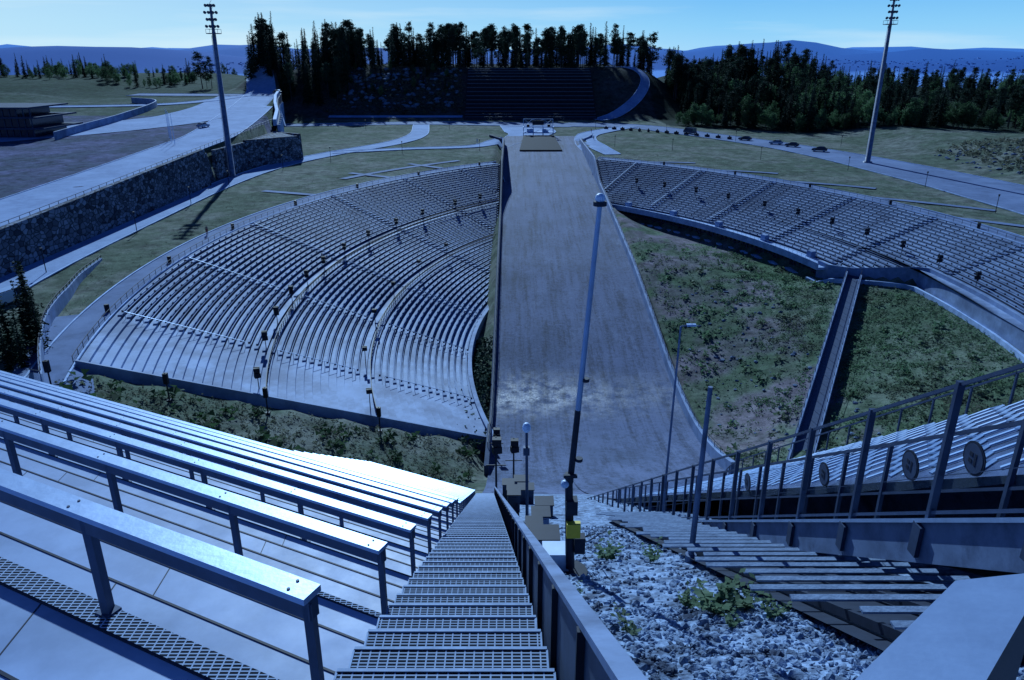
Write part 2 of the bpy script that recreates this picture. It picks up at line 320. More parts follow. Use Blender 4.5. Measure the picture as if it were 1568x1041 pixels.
# ------------------------------------------------------------ ribbons (roads, paths)
def spline(pts,step=2.5):
    P=[np.array(p,float) for p in pts]; P=[2*P[0]-P[1]]+P+[2*P[-1]-P[-2]]; out=[]
    for i in range(1,len(P)-2):
        n=max(1,int(np.linalg.norm(P[i+1]-P[i])/step))
        for k in range(n):
            t=k/n; out.append(.5*((2*P[i])+(-P[i-1]+P[i+1])*t+(2*P[i-1]-5*P[i]+4*P[i+1]-P[i+2])*t*t+(-P[i-1]+3*P[i]-3*P[i+1]+P[i+2])*t**3))
    out.append(P[-2]); return np.array(out)
def ribbon(name,pts,w,off,m,nw=4,kerb=False,zf=None,parent=None,spl=True):
    c=spline(pts) if spl else np.array(pts,float); t=np.gradient(c,axis=0); t/=np.linalg.norm(t,axis=1)[:,None]; n=np.stack([-t[:,1],t[:,0]],1)
    ws=np.full(len(c),w) if np.isscalar(w) else np.interp(np.linspace(0,1,len(c)),np.linspace(0,1,len(w)),w)
    rows=[]
    for k in range(nw+1):
        u=k/nw-.5; p=c+n*(ws*u)[:,None]; z=(H(p[:,0],p[:,1]) if zf is None else zf(p[:,0],p[:,1]))+off; rows.append(np.column_stack([p,z]))
    V=np.concatenate(rows); L=len(c); F=[]
    for k in range(nw):
        for i in range(L-1): F.append((k*L+i,k*L+i+1,(k+1)*L+i+1,(k+1)*L+i))
    o=npmesh(name,V,np.array(F),[m],parent,True)
    if kerb:
        mb=MB()
        for r,sg in ((rows[0],-1),(rows[-1],1)):
            for i in range(L-1):
                mb.beam((r[i][0],r[i][1],r[i][2]+.03),(r[i+1][0],r[i+1][1],r[i+1][2]+.03),.25,.2)
        mb.obj('kerb',['conc_lt'],o)
    return o
o=.14
ribbon('road',[(-190,395),(-116,392),(-50,404),(5,398),(57,388),(82,350),(104,306),(116,268),(124,226),(128,191),(129,150),(127,90)],[13,12,14,18,22,18,15,18,24,28,28,28],o,'asph',8,True)
ribbon('path',[(-72,84),(-77,100),(-79.5,122),(-80,156),(-80,206),(-76,245),(-66,275),(-48,312),(-42,345),(-46,395)],[8,8,7,7,7,8,9,9,8,8],o+.02,'path',4,True)
ribbon('path',[(-66,280),(-40,292),(-15,300),(-4,322),(8,350),(6,390)],[6,6,7,12,24,24],o+.04,'path',6,True)
ribbon('path',[(58,385),(36,350),(31,325),(33,300),(36,275)],[9,10,9,8,6],o+.05,'path',4,True)
def arc(C,r,a0,a1,n=60): return [(C[0]+r*math.cos(R(a0+(a1-a0)*k/n)),C[1]+r*math.sin(R(a0+(a1-a0)*k/n))) for k in range(n+1)]
ribbon('walkway',arc(CL,167.3,131.5,199),4.4,o+.06,'asph',3,True,spl=False)
ribbon('walkway',arc(CR,167.3,54.5,-14),4.4,o+.06,'asph',3,True,spl=False)
ribbon('path',arc(CL,180,134,150,30),2.4,o+.05,'asph',3,spl=False)
for a in (139.2,158.,147.):
    ribbon('path',[(CL[0]+r*math.cos(R(a)),CL[1]+r*math.sin(R(a))) for r in (169,175,181,186)],2.2,o+.07,'asph',2)
for a in (48,39.5,30.5,21.,12):
    ribbon('path',[(CR[0]+r*math.cos(R(a)),CR[1]+r*math.sin(R(a-(r-169)*.35))) for r in (169,175,181,186,192)],2.2,o+.07,'asph',2)
ribbon('path',[(-61,98),(-56,86),(-51,76),(-46,68)],[6,7,8,8],o+.08,'asph',4)
ribbon('road',[(-93,92),(-93,206),(-97,262),(-126,400),(-165,520),(-205,640)],[15,15,17,18,15,12],.1,'path',6,True)
ribbon('road',[(-205,205),(-160,238),(-128,275),(-122,310),(-136,390)],[20,30,30,20,16],.14,'path',8)
ribbon('road',[(-210,330),(-150,345),(-128,400)],[8,8,8],.18,'path',4,True)
ribbon('path',[(-97,100),(-125,150),(-165,180)],[6,6,6],.16,'path',3)
ribbon('path',[(46,420),(58,430),(72,446),(77,462),(69,476),(56,484)],[7,6,5.5,5,5,4],.35,'path',3,True)
ribbon('path',[(-100,426),(-60,426),(-27,426)],[3,3,3],.5,'path',3)
# ------------------------------------------------------------ outrun
yy=np.arange(58,343,1.5); xx=np.linspace(-3.05,28.05,24)
GX,GY=np.meshgrid(xx,yy); GZ=hp(GY)+.06*fbm(GX*1.5,GY*.4,7,2)
n_=len(xx); ii=(np.arange(len(yy)-1)[:,None]*n_+np.arange(n_-1)[None,:]).ravel()
npmesh('outrun',np.stack([GX.ravel(),GY.ravel(),GZ.ravel()],1),np.stack([ii,ii+1,ii+n_+1,ii+n_],1),['outrun'],smooth=True)
mb=MB()
def ztopL(y): 
    r=math.hypot(-4-CL[0],y-CL[1]); b=min(21,max(zbL(r),0)) if r>114.5 else 0
    return max(float(hp(y))+1.0,b+1.0)
def ztopR(y):
    r=math.hypot(28-CR[0],y-CR[1]); b=min(21,zbR(r)) if r>139 else 0
    return max(float(hp(y))+1.7,b+.9)
for y0 in np.arange(84,336,3.):
    y1=y0+3
    for (xa,xb_,f) in ((-3.6,-3.0,ztopL),(28.0,28.7,ztopR)):
        if y0>318: 
            k=(y0-318)*.35; k1=(y1-318)*.35
        else: k=k1=0
        sg=-1 if xa<0 else 1
        za,zb_=f(y0),f(y1); ba,bb=hp(y0)-2,hp(y1)-2
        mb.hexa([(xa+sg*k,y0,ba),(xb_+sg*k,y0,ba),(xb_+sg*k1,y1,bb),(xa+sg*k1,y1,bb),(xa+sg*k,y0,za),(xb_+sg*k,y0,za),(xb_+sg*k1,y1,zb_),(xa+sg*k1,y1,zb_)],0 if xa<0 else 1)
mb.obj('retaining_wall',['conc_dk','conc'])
mb=MB()
for f,x in ((ztopL,-3.3),(ztopR,28.35)):
    prev=None
    for y in np.arange(90,318,3.):
        z=f(y); mb.beam((x,y,z),(x,y,z+.9),.06,mi=0)
        if prev is not None:
            mb.beam((x,prev[0],prev[1]+.9),(x,y,z+.9),.06); mb.beam((x,prev[0],prev[1]+.45),(x,y,z+.45),.04)
        prev=(y,z)
mb.obj('railing',['steel_dk'])
# ------------------------------------------------------------ bowl grandstands
def arcbox(mb,C,r0,r1,z0,z1,a0,a1,mi=0,seg=2.5,ends=True):
    n=max(1,int(abs(a1-a0)*r1/seg)); P=[]
    for k in range(n+1):
        a=a0+(a1-a0)*k/n; c,s=math.cos(a),math.sin(a)
        P.append([(C[0]+r*c,C[1]+r*s,z) for r,z in ((r0,z0),(r1,z0),(r1,z1),(r0,z1))])
    for k in range(n):
        p,q=P[k],P[k+1]
        for j in range(4): mb.quad(p[j],p[(j+1)%4],q[(j+1)%4],q[j],mi)
    if ends: mb.quad(*P[0],mi); mb.quad(*P[-1],mi)
def pol(C,r,a,z): return (C[0]+r*math.cos(a),C[1]+r*math.sin(a),z)
def grandstand(C,r0,r1,nrow,zf,lo,hi,aisles,rings,benchrange,posts,side_drop):
    root=empty('grandstand'); d=(r1-r0)/nrow
    st=MB(); be=MB(); ai=MB(); rail=MB()
    for i in range(nrow):
        ra=r0+i*d; rb=ra+d; z=zf(rb); zp=zf(ra)-.02 if i else zf(ra)-1.2
        a0,a1=lo(ra),hi(ra); b0,b1=lo(rb),hi(rb)
        n=max(2,int((a1-a0)*rb/2.5))
        for k in range(n):
            t0,t1=k/n,(k+1)/n
            A0=a0+(a1-a0)*t0;A1=a0+(a1-a0)*t1;B0=b0+(b1-b0)*t0;B1=b0+(b1-b0)*t1
            st.quad(pol(C,ra,A0,z),pol(C,rb,B0,z),pol(C,rb,B1,z),pol(C,ra,A1,z))
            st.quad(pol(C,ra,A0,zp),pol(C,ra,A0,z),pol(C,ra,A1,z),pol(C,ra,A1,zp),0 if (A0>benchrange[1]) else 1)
        for (e0,e1) in ((a0,b0),(a1,b1)):
            st.quad(pol(C,ra,e0,z),pol(C,rb,e1,z),pol(C,rb,e1,z-side_drop),pol(C,ra,e0,z-side_drop),0)
        za=(zp+.75) if i else z+.5
        st.hexa([pol(C,ra,a1,z-1.2),pol(C,rb,b1,z-1.2),pol(C,rb,b1+.3/rb,z-1.2),pol(C,ra,a1+.3/ra,z-1.2),pol(C,ra,a1,za),pol(C,rb,b1,z+.73),pol(C,rb,b1+.3/rb,z+.73),pol(C,ra,a1+.3/ra,za)],0)
        ringrow=any(abs(ra+d/2-q)<d for q in rings)
        if not ringrow:
            cuts=[max(a0,benchrange[0])+.3/ra]+[q for q in sorted(aisles) if max(a0,benchrange[0])<q<min(a1,benchrange[1])]+[min(a1,benchrange[1])-.3/ra]
            rc=ra+.16
            for k in range(len(cuts)-1):
                s0=cuts[k]+(.75/ra if k else 0); s1=cuts[k+1]-(.75/ra if k<len(cuts)-2 else 0)
                if (s1-s0)*ra<1.2: continue
                arcbox(be,C,rc,rc+.28,z+.34,z+.40,s0,s1,0,3.0)
                m=max(1,int((s1-s0)*rc/2.6))
                for j in range(m+1):
                    aa=s0+(s1-s0)*(j+.02)/(m+.04); be.box(*pol(C,rc+.14,aa,z+.17),.24,.08,.34,rot=aa,mi=1)
        for q in aisles:
            if a0+1/ra<q<a1-1/ra:
                w=.55/ra; arcbox(ai,C,ra-.02,ra+d*.5,z-.01,z+(zf(rb+d)-z)*.5,q-w,q+w,0,9)
    for q in aisles:
        prev=None; r=r0+.6
        while r<r1:
            if lo(r)+1/r<q<hi(r)-1/r and not any(abs(r-x)<1.2 for x in rings):
                p=pol(C,r,q+.72/r,zf(r)+.2); t=(p[0],p[1],p[2]+1.05); rail.beam(p,t,.06)
                if prev: rail.beam(prev,t,.07)
                prev=t
            else: prev=None
            r+=2*d
    for r in rings:
        z=zf(r); a=lo(r)+.5/r; a1=hi(r)-.5/r; n=int((a1-a)*r/1.6); pv=None
        for k in range(n+1):
            q=a+(a1-a)*k/n; p=pol(C,r-.75,q,z-.1); t=(p[0],p[1],p[2]+1.15); rail.beam(p,t,.09,mi=1)
            if pv:
                rail.beam(pv,t,.09,mi=1); 
                for hh in (.35,.7): rail.beam((pv[0],pv[1],pv[2]-hh),(t[0],t[1],t[2]-hh),.05,mi=1)
            pv=t
        arcbox(ai,C,r-.7,r+.7,z-.2,z+.05,a,a1,1,3)
    a,a1=lo(r1),hi(r1); n=int((a1-a)*r1/2.5); pv=None
    for k in range(n+1):
        q=a+(a1-a)*k/n; p=pol(C,r1+.25,q,21.1); t=(p[0],p[1],p[2]+1.1); rail.beam(p,t,.06,mi=1)
        if pv: rail.beam(pv,t,.06,mi=1); rail.beam((pv[0],pv[1],pv[2]-.5),(t[0],t[1],t[2]-.5),.035,mi=1)
        pv=t
    st.obj('terraces',['bowl','riser_shade'],root); be.obj('bench_rows',['bench','steel_dk'],root); ai.obj('aisle_steps',['conc','bowl'],root); rail.obj('handrails',['steel','steel_dk'],root)
    for (r,q,hh,k) in posts:
        m=MB(); x,y,z=pol(C,r,q,zf(r)); m.cyl((x,y,z-.3),(x,y,z+hh),.07,.05,8,0)
        for s in range(k):
            m.box(x,y,z+hh-.35-.75*s,.75,.65,.62,rot=q+.3*s,mi=1)
        m.beam((x-.4,y,z+hh),(x+.4,y,z+hh),.06,mi=0)
        m.obj('loudspeaker_post',['steel_dk','black'])
    return root
AL=[R(a) for a in (190.6,180.2,170.2,158,147,138.5)]
loL=lambda r: math.pi-math.acos(min(1,111/r)) if r>111 else math.pi
hiL=lambda r: R(197)
postsL=[(145.5,R(a),3.3,2) for a in (196,190.5,186,181.5,177.5,173.5,169,164,158.5,153.5,147.5,143)]+[(131.5,R(a),3.6,1) for a in (196,189,181,173.5,166,159)]
grandstand(CL,115,165,46,zbL,loL,hiL,AL,[131.5,145.3],(0,R(190.4)),postsL,3)
AR=[R(a) for a in (3,12,21,30.5,39.5,48)]
def loR(r): return R(-13) if r>=149 else R(11-(max(r,141)-141)/8*6)
def hiR(r): return math.acos(min(1,96.7/r))
postsR=[(151,R(a),3.,2) for a in (45,41,36.5,32,27,22.5,18,13.5,9,4.5,0)]
grandstand(CR,141,165,22,zbR,loR,hiR,AR,[],(-9,9),postsR,4)
mb=MB(); arcbox(mb,CL,114.3,115.0,-1,3.9,R(165.4),R(197),0,2)
mb.obj('retaining_wall',['conc'])
# ------------------------------------------------------------ building under right stand
root=empty('pavilion_building')
mb=MB(); a0,a1=R(11.5),R(46.3)
arcbox(mb,CR,136.2,141.2,11.45,11.98,a0,a1,0)
arcbox(mb,CR,136.2,136.5,11.98,12.95,a0,a1,0)
arcbox(mb,CR,136.9,141,8.2,8.75,a0,a1,0)
mb.obj('floor_slabs',['conc_lt'],root)
mb=MB(); arcbox(mb,CR,138.6,138.8,8.75,11.45,a0,a1,0)
mb.obj('window_band',['glassdk'],root)
mb=MB(); n=int((a1-a0)*138/1.6)
for k in range(n+1):
    q=a0+(a1-a0)*k/n; mb.box(*pol(CR,138.4,q,10.1),.28,.14,2.68,rot=q)
arcbox(mb,CR,138.35,138.58,10.0,10.12,a0,a1,0)
mb.obj('mullions',['steel_gy'],root)
mb=MB()
for k in range(0,5):
    q=a0+(a1-a0)*(k+.5)/5; mb.box(*pol(CR,140.3,q,12.7),1.3,1.6,1.5,rot=q)
mb.obj('roof_vents',['conc'],root)
mb=MB(); pv=None
for k in range(n*1+1):
    q=a0+(a1-a0)*k/n; p=pol(CR,136.35,q,12.95); t=(p[0],p[1],p[2]+.6); mb.beam(p,t,.05)
    if pv: mb.beam(pv,t,.05)
    pv=t
mb.obj('parapet_rail',['steel'],root)
mb=MB(); pts=[]
for a in np.arange(-13,13.1,.8):
    fr=float(frontR(a))+.4 if a<11 else 138.; pts.append((a,fr))
for (a,fa),(b,fb) in zip(pts[:-1],pts[1:]):
    za=zbR(max(fa,141))+.9; zb_=zbR(max(fb,141))+.9
    pa,pb=pol(CR,fa,R(a),7),pol(CR,fb,R(b),7); qa,qb=pol(CR,fa+.5,R(a),7),pol(CR,fb+.5,R(b),7)
    mb.hexa([pa,pb,qb,qa,(pa[0],pa[1],za),(pb[0],pb[1],zb_),(qb[0],qb[1],zb_),(qa[0],qa[1],za)])
mb.obj('retaining_wall',['conc'])
mb=MB()
for (a,fa),(b,fb) in zip(pts[:-1],pts[1:]):
    pa,pb=pol(CR,fa-2.2,R(a),0),pol(CR,fb-2.2,R(b),0); za=hz(pa[0],pa[1])+.5; zb_=hz(pb[0],pb[1])+.5
    mb.beam((pa[0],pa[1],za),(pb[0],pb[1],zb_),.5,.9)
mb.obj('kerb_wall',['conc_lt'])
root=empty('access_ramp'); mb=MB(); A=Vector((72.5,153.5,12.2)); B=Vector((37.5,86,4.6)); d=(B-A); s=Vector((-d.y,d.x,0)).normalized()
n=26
for k in range(n):
    p=A+d*k/n; q=A+d*(k+1)/n
    for sg in (-1,1):
        c=s*1.25*sg; e=s*1.6*sg
        mb.hexa([(*(p+c).xy,p.z-6),(*(p+e).xy,p.z-6),(*(q+e).xy,q.z-6),(*(q+c).xy,q.z-6),(*(p+c).xy,p.z+.3),(*(p+e).xy,p.z+.3),(*(q+e).xy,q.z+.3),(*(q+c).xy,q.z+.3)],0)
    c=s*1.25
    mb.hexa([(*(p-c).xy,p.z-1.2),(*(p+c).xy,p.z-1.2),(*(q+c).xy,q.z-1.2),(*(q-c).xy,q.z-1.2),(*(p-c).xy,p.z-.6),(*(p+c).xy,p.z-.6),(*(q+c).xy,q.z-.6),(*(q-c).xy,q.z-.6)],1)
mb.obj('ramp_body',['conc','steel_gy'],root)
mb=MB()
for sg in (-1,1):
    pv=None
    for k in range(n+1):
        p=A+d*k/n+s*1.42*sg; p.z+=.3; t=p+Vector((0,0,.9)); mb.beam(p,t,.06)
        if pv: mb.beam(pv,t,.06)
        pv=t
mb.obj('ramp_handrail',['steel_dk'],root)
# ------------------------------------------------------------ stone wall & raised plaza edge
mb=MB(); ysw=np.arange(92,206,4.)
for y in ysw:
    z0,z1=float(zLP(y))+.9,float(zLP(y+4))+.9
    mb.hexa([(-84.2,y,19),(-82.4,y,19),(-82.4,y+4,19),(-84.2,y+4,19),(-84.2,y,z0),(-83.2,y,z0),(-83.2,y+4,z1),(-84.2,y+4,z1)])
mb.obj('stone_wall',['stone'])
mb=MB()
for (p,q) in (((-84,216),(-84,242)),((-84,242),(-72,262)),((-72,262),(-84,276))):
    p=Vector((*p,0));q=Vector((*q,0)); nn=Vector((-(q-p).y,(q-p).x,0)).normalized()*.9
    mb.hexa([(*(p-nn).xy,19),(*(q-nn).xy,19),(*(q+nn).xy,19),(*(p+nn).xy,19),(*(p-nn*.6).xy,29.6),(*(q-nn*.6).xy,29.0),(*(q+nn*.6).xy,29.0),(*(p+nn*.6).xy,29.6)])
mb.poly([(-84,242,29.2),(-72,262,28.8),(-84,276,29.2)])
for i in range(10): mb.box(-85.5,211,20.8+i*.9,3,8-i*.8,.9)
mb.obj('stone_wall',['stone'])
root=empty('viaduct'); mb=MB(); pts=[(-84,276),(-93,310),(-104,345),(-114,380),(-122,414)]
for (p,q) in zip(pts[:-1],pts[1:]):
    zp,zq=float(zLP(p[1])),float(zLP(q[1]))
    mb.beam((p[0],p[1],zp+.1),(q[0],q[1],zq+.1),1.2,2.2,0); mb.beam((p[0]+.8,p[1],zp-6),(q[0]+.8,q[1],zq-6),.6,10.5,1)
    for k in range(4):
        t=k/4; x,y=p[0]+(q[0]-p[0])*t+1.4,p[1]+(q[1]-p[1])*t; mb.box(x,y,26,1.0,1.0,11,mi=0)
mb.obj('deck_and_piers',['conc_lt','conc_dk'],root)
mb=MB(); pv=None
for y in np.arange(92,276,3.):
    p=(-84.6,y,float(zLP(y))); t=(p[0],p[1],p[2]+1.4); mb.beam(p,t,.08)
    if pv: mb.beam(pv,t,.08); mb.beam((pv[0],pv[1],pv[2]-.6),(t[0],t[1],t[2]-.6),.05)
    pv=t
mb.obj('railing',['steel_gy'])
mb=MB(); c=spline([(-72,128),(-69,116),(-65.5,106),(-61.5,94),(-56,83),(-50,73),(-47.5,68)],2)
for i,(p,q) in enumerate(zip(c[:-1],c[1:])):
    hgt=min(2.,.5+.12*i)
    za,zb_=hz(p[0],p[1]),hz(q[0],q[1]); mb.beam((p[0],p[1],za+hgt/2-.3),(q[0],q[1],zb_+hgt/2-.3),.35,hgt+.6,0); mb.beam((p[0],p[1],za+hgt+.5),(q[0],q[1],zb_+hgt+.5),.1,.1,1)
    mb.beam((p[0],p[1],za+hgt-.1),(p[0],p[1],za+hgt+.5),.08,mi=1)
mb.obj('parapet_wall',['conc','steel_dk'])
mb=MB(); c=spline([(-137,232),(-139,252),(-142,285),(-152,336),(-170,352)],4)
for p,q in zip(c[:-1],c[1:]):
    mb.beam((p[0],p[1],hz(*p)+1.),(q[0],q[1],hz(*q)+1.),.5,2.8)
mb.obj('parapet_wall',['conc'])
# ------------------------------------------------------------ lamp towers
def lamp_tower(x,y,h,face):
    root=empty('floodlight_tower'); z=21
    mb=MB(); mb.cyl((x,y,z-.5),(x,y,z+h*.85),.85,.5,14,0); mb.cyl((x,y,z+h*.85),(x,y,z+h),.45,.3,10,0); mb.cyl((x,y,z),(x,y,z+.5),1.4,1.4,14,0)
    for k in range(int(h*.8/1.0)): mb.beam((x-.9,y-.4,z+k),(x-.9,y+.1,z+k),.05)
    mb.beam((x-.95,y-.4,z+2),(x-.6,y-.4,z+h*.83),.07); mb.beam((x-.95,y+.1,z+2),(x-.6,y+.1,z+h*.83),.07)
    mb.obj('mast',['beam'],root,True)
    hd=MB(); c,s=math.cos(face),math.sin(face); lv=h*.84
    hd.box(x,y,z+lv,3.4,3.0,.2,rot=face); 
    for a in (-1,1):
        for b in (-1,1): hd.beam((x+a*1.6,y+b*1.4,z+lv),(x+a*1.6,y+b*1.4,z+lv+1.1),.07)
        hd.beam((x+a*1.6,y-1.4,z+lv+1.1),(x+a*1.6,y+1.4,z+lv+1.1),.07); hd.beam((x-1.6,y+a*1.4,z+lv+1.1),(x+1.6,y+a*1.4,z+lv+1.1),.07)
    for j in range(4):
        zz=z+lv+1.9+j*1.75; w=1.5 if j%2==0 else 1.1
        hd.beam((x-c*w,y-s*w,zz),(x+c*w,y+s*w,zz),.14)
        hd.beam((x-c*w*.4,y-s*w*.4,zz),(x+c*w*.4,y+s*w*.4,zz+1.2),.08)
        for k in (-1,-.35,.4,1):
            px,py=x+c*w*k,y+s*w*k-.35
            hd.cyl((px,py+.3,zz+.1),(px,py-.15,zz-.1),.2,.46,8,1)
    hd.obj('lamp_head',['steel_gy','steel_gy'],root)
lamp_tower(-82,223,46.5,R(8)); lamp_tower(118,254,50.5,R(-8))
for x,y in ((-97,222),(-99.5,226),(-102,231),(-104.5,236)):
    mb=MB(); z=float(zLP(y)); mb.cyl((x,y,z),(x,y,z+8.5),.09,.05,8); mb.sphere((x,y,z+8.55),.12,8); mb.cyl((x,y,z),(x,y,z+.15),.25,.25,8); mb.obj('flagpole',['white'])
root=empty('office_building'); mb=MB(); x0,x1,y0,y1=-175,-143,236,256; zb=30.6
for k,(z,e) in enumerate(((zb+3.,1.5),(zb+6.2,.6),(zb+9.,2.2))):
    mb.box((x0+x1)/2-e*k,(y0+y1)/2,z,x1-x0+e*2,y1-y0+2,.45,mi=0)
    mb.box((x0+x1)/2-1.5-e*k,(y0+y1)/2,z-1.6,x1-x0-3,y1-y0-2,2.75,mi=1)
    for j in range(14): mb.box(x0+2+j*(x1-x0-5)/13,y0+.9,z-1.6,.25,.3,2.75,mi=2)
mb.obj('storeys',['conc_dk','glassdk','steel_gy'],root)
# ------------------------------------------------------------ structures at the end of the outrun
mb=MB()
mb.hexa([(3,306,18.45),(20,306,18.45),(18,334,20.5),(5,334,20.5),(3,306,19.1),(20,306,19.1),(18,334,22.),(5,334,22.)])
mb.obj('tarpaulin_ramp',['turf_dk'])
root=empty('timing_platform'); mb=MB()
for x in (5,9.3,13.6,18):
    for y in (337,343):
        mb.beam((x,y,20.8),(x,y,28 if y==343 else 25),.22)
for z in (22.6,25):
    for y in (337,343): mb.beam((5,y,z),(18,y,z),.22)
    for x in (5,18): mb.beam((x,337,z),(x,343,z),.22)
mb.beam((5,343,28),(18,343,28),.2)
for x in (5,9.3,13.6): mb.beam((x,343,25),(x+4.3,343,28),.12); mb.beam((x,337,22.6),(x+4.3,337,25),.12); mb.beam((x+4.3,343,25),(x,343,28),.12)
mb.obj('truss',['alu'],root)
mb=MB(); mb.box(11.5,340,22.7,13.4,6.4,.2); mb.box(8,340,23.5,3,2,1.4); mb.box(14.5,339,23.4,2.6,2,1.2); mb.obj('deck',['conc_lt'],root)
mb=MB(); mb.box(11.5,342.7,26.4,5,.3,1.8); mb.box(7,338,25.6,1.2,1.2,1.0); mb.box(16,338,25.6,1.2,1.2,1.0); mb.obj('display',['black'],root)
mb=MB()
for i in range(15):
    y=424+i*3.2; z=hz(10,y+2)+.6; mb.box(10,y,z-1.2,72,3.2,2.4,mi=0)
    mb.box(10,y-1.2,z+.25,71,.35,.4,mi=1)
mb.obj('hillside_terraces',['turf_dk','steel_gy'])
mb=MB()
for x in np.arange(-110,60,3.2): mb.beam((x,417,21),(x,417,22.5),.1)
mb.beam((-110,417,22.5),(60,417,22.5),.1); mb.beam((-110,417,21.8),(60,417,21.8),.06); mb.obj('railing',['steel_gy'])
# ------------------------------------------------------------ near grandstand
def edge(s):
    y=(s+.489)/.8838; return Vector((-1.12-.036*y,y,0))
UV=Vector((UX,UY,0)); NV=Vector((NX,NY,0))
root=empty('grandstand'); tr=MB(); gr=MB(); rl_=MB(); ns=MB()
def row(s0,s1,z,W,gratepos=None):
    e0,e1=edge(s0),edge(s1); f0,f1=e0+UV*W,e1+UV*W
    def P(v,zz): return (v.x,v.y,zz)
    tr.hexa([P(e0,z-.7),P(f0,z-.7),P(f1,z-.7),P(e1,z-.7),P(e0,z),P(f0,z),P(f1,z),P(e1,z)],0)
    a,b=edge(s1-.02),edge(s1-.0); 
    ns.hexa([P(a,z-.02),P(a+UV*W,z-.02),P(b+UV*W,z-.02),P(b,z-.02),P(a,z+.008),P(a+UV*W,z+.008),P(b+UV*W,z+.008),P(b,z+.008)])
    if gratepos is not None:
        a,b=edge(gratepos),edge(gratepos+.26)
        gr.hexa([P(a,z-.05),P(a+UV*W,z-.05),P(b+UV*W,z-.05),P(b,z-.05),P(a,z+.006),P(a+UV*W,z+.006),P(b+UV*W,z+.006),P(b,z+.006)])
    k=2.4
    while k<W:
        a,b=e0+UV*k,e1+UV*k; ns.hexa([P(a,z-.02),P(a+UV*.012,z-.02),P(b+UV*.012,z-.02),P(b,z-.02),P(a,z+.003),P(a+UV*.012,z+.003),P(b+UV*.012,z+.003),P(b,z+.003)]); k+=4.4
for j in range(-5,23):
    s0=3.33+.843*(j-1); s1=s0+.843-.004; z=50.7-.582*j
    row(s0,s1,z,44,s1-.5 if j%3==0 else None)
def rail(s,z,W,sp=2.2,hgt=.98,pw=.17,bh=.16):
    a=edge(s)+UV*.05; b=a+UV*W
    rl_.beam((a.x,a.y,z+hgt),(b.x,b.y,z+hgt),pw,.05,0); rl_.beam((a.x,a.y,z+hgt-.025-bh/2),(b.x,b.y,z+hgt-.025-bh/2),.09,bh-.004,1)
    k=0
    while k*sp<=W:
        p=a+UV*(k*sp+.04); rl_.beam((p.x,p.y,z),(p.x,p.y,z+hgt-.05),.06,.10,1); rl_.box(p.x,p.y,z+.01,.14,.14,.02,rot=math.atan2(UY,UX),mi=1)
        for dd in (-.045,.045):
            q=p+UV*.12; rl_.cyl((q.x+NX*dd,q.y+NY*dd,z+hgt+.022),(q.x+NX*dd,q.y+NY*dd,z+hgt+.032),.012,.012,6,1)
        k+=1
for k in range(-1,8):
    rail(3.03+2.53*k,50.7-1.745*k,44)
for j in range(23,55):
    s0=3.33+.843*(j-1); z=50.7-.582*j
    row(s0,s0+.84,z,13 if j>26 else 11)
    if j%2==0: rail(s0+.3,z,11,1.6,.9,.1,.06)
tr.obj('terraces',['tread'],root); ns.obj('nosings',['steel_dk'],root); gr.obj('drain_grating',['grate'],root)
rl_.obj('crush_barriers',['alu','steel_gy'],root)
root=empty('stairway'); tr=MB(); nb=MB(); sd=MB()
y=.6
def zs(y): return 53.1-.608*y
def xl(y): return -1.14-.036*y
def xr_(y): return .46-.036*y
PT=.6
while y<57:
    z=zs(y); x0,x1=xl(y)+.03,xr_(y)-.03; dp=PT-.08
    tr.hexa([(x0,y,z-.05),(x1,y,z-.05),(x1,y+dp,z-.05),(x0,y+dp,z-.05),(x0,y,z),(x1,y,z),(x1,y+dp,z),(x0,y+dp,z)])
    nb.beam((x0,y+dp+.015,z-.015),(x1,y+dp+.015,z-.015),.03,.05)
    for xx_ in (x0,x1): nb.beam((xx_,y,z-.02),(xx_,y+dp,z-.02),.016,.05)
    y+=PT
for x in (xl,xr_):
    for y in np.arange(.3,57,3.):
        sd.beam((x(y),y,zs(y)-.16),(x(y+3),y+3,zs(y+3)-.16),.05,.26)
tr.obj('grating_treads',['grate'],root); nb.obj('step_nosings',['nosing'],root); sd.obj('stringers',['steel_gy'],root)
mb=MB()
for y in np.arange(.5,60,1.5):
    x0,x1=xr_(y)+.12,xr_(y+1.5)+.12
    mb.hexa([(x0-.025,y,zs(y)-.35),(x0+.025,y,zs(y)-.35),(x1+.025,y+1.48,zs(y+1.48)-.35),(x1-.025,y+1.48,zs(y+1.48)-.35),(x0-.025,y,zs(y)+.9),(x0+.025,y,zs(y)+.9),(x1+.025,y+1.48,zs(y+1.48)+.9),(x1-.025,y+1.48,zs(y+1.48)+.9)],0)
    mb.beam((x0-.05,y,zs(y)-.3),(x0-.05,y,zs(y)+.88),.05,.05,1)
    mb.beam((x0,y,zs(y)+.92),(x1,y+1.5,zs(y+1.5)+.92),.12,.05,2)
mb.obj('stair_parapet',['steel_gy','steel_dk','beam'])
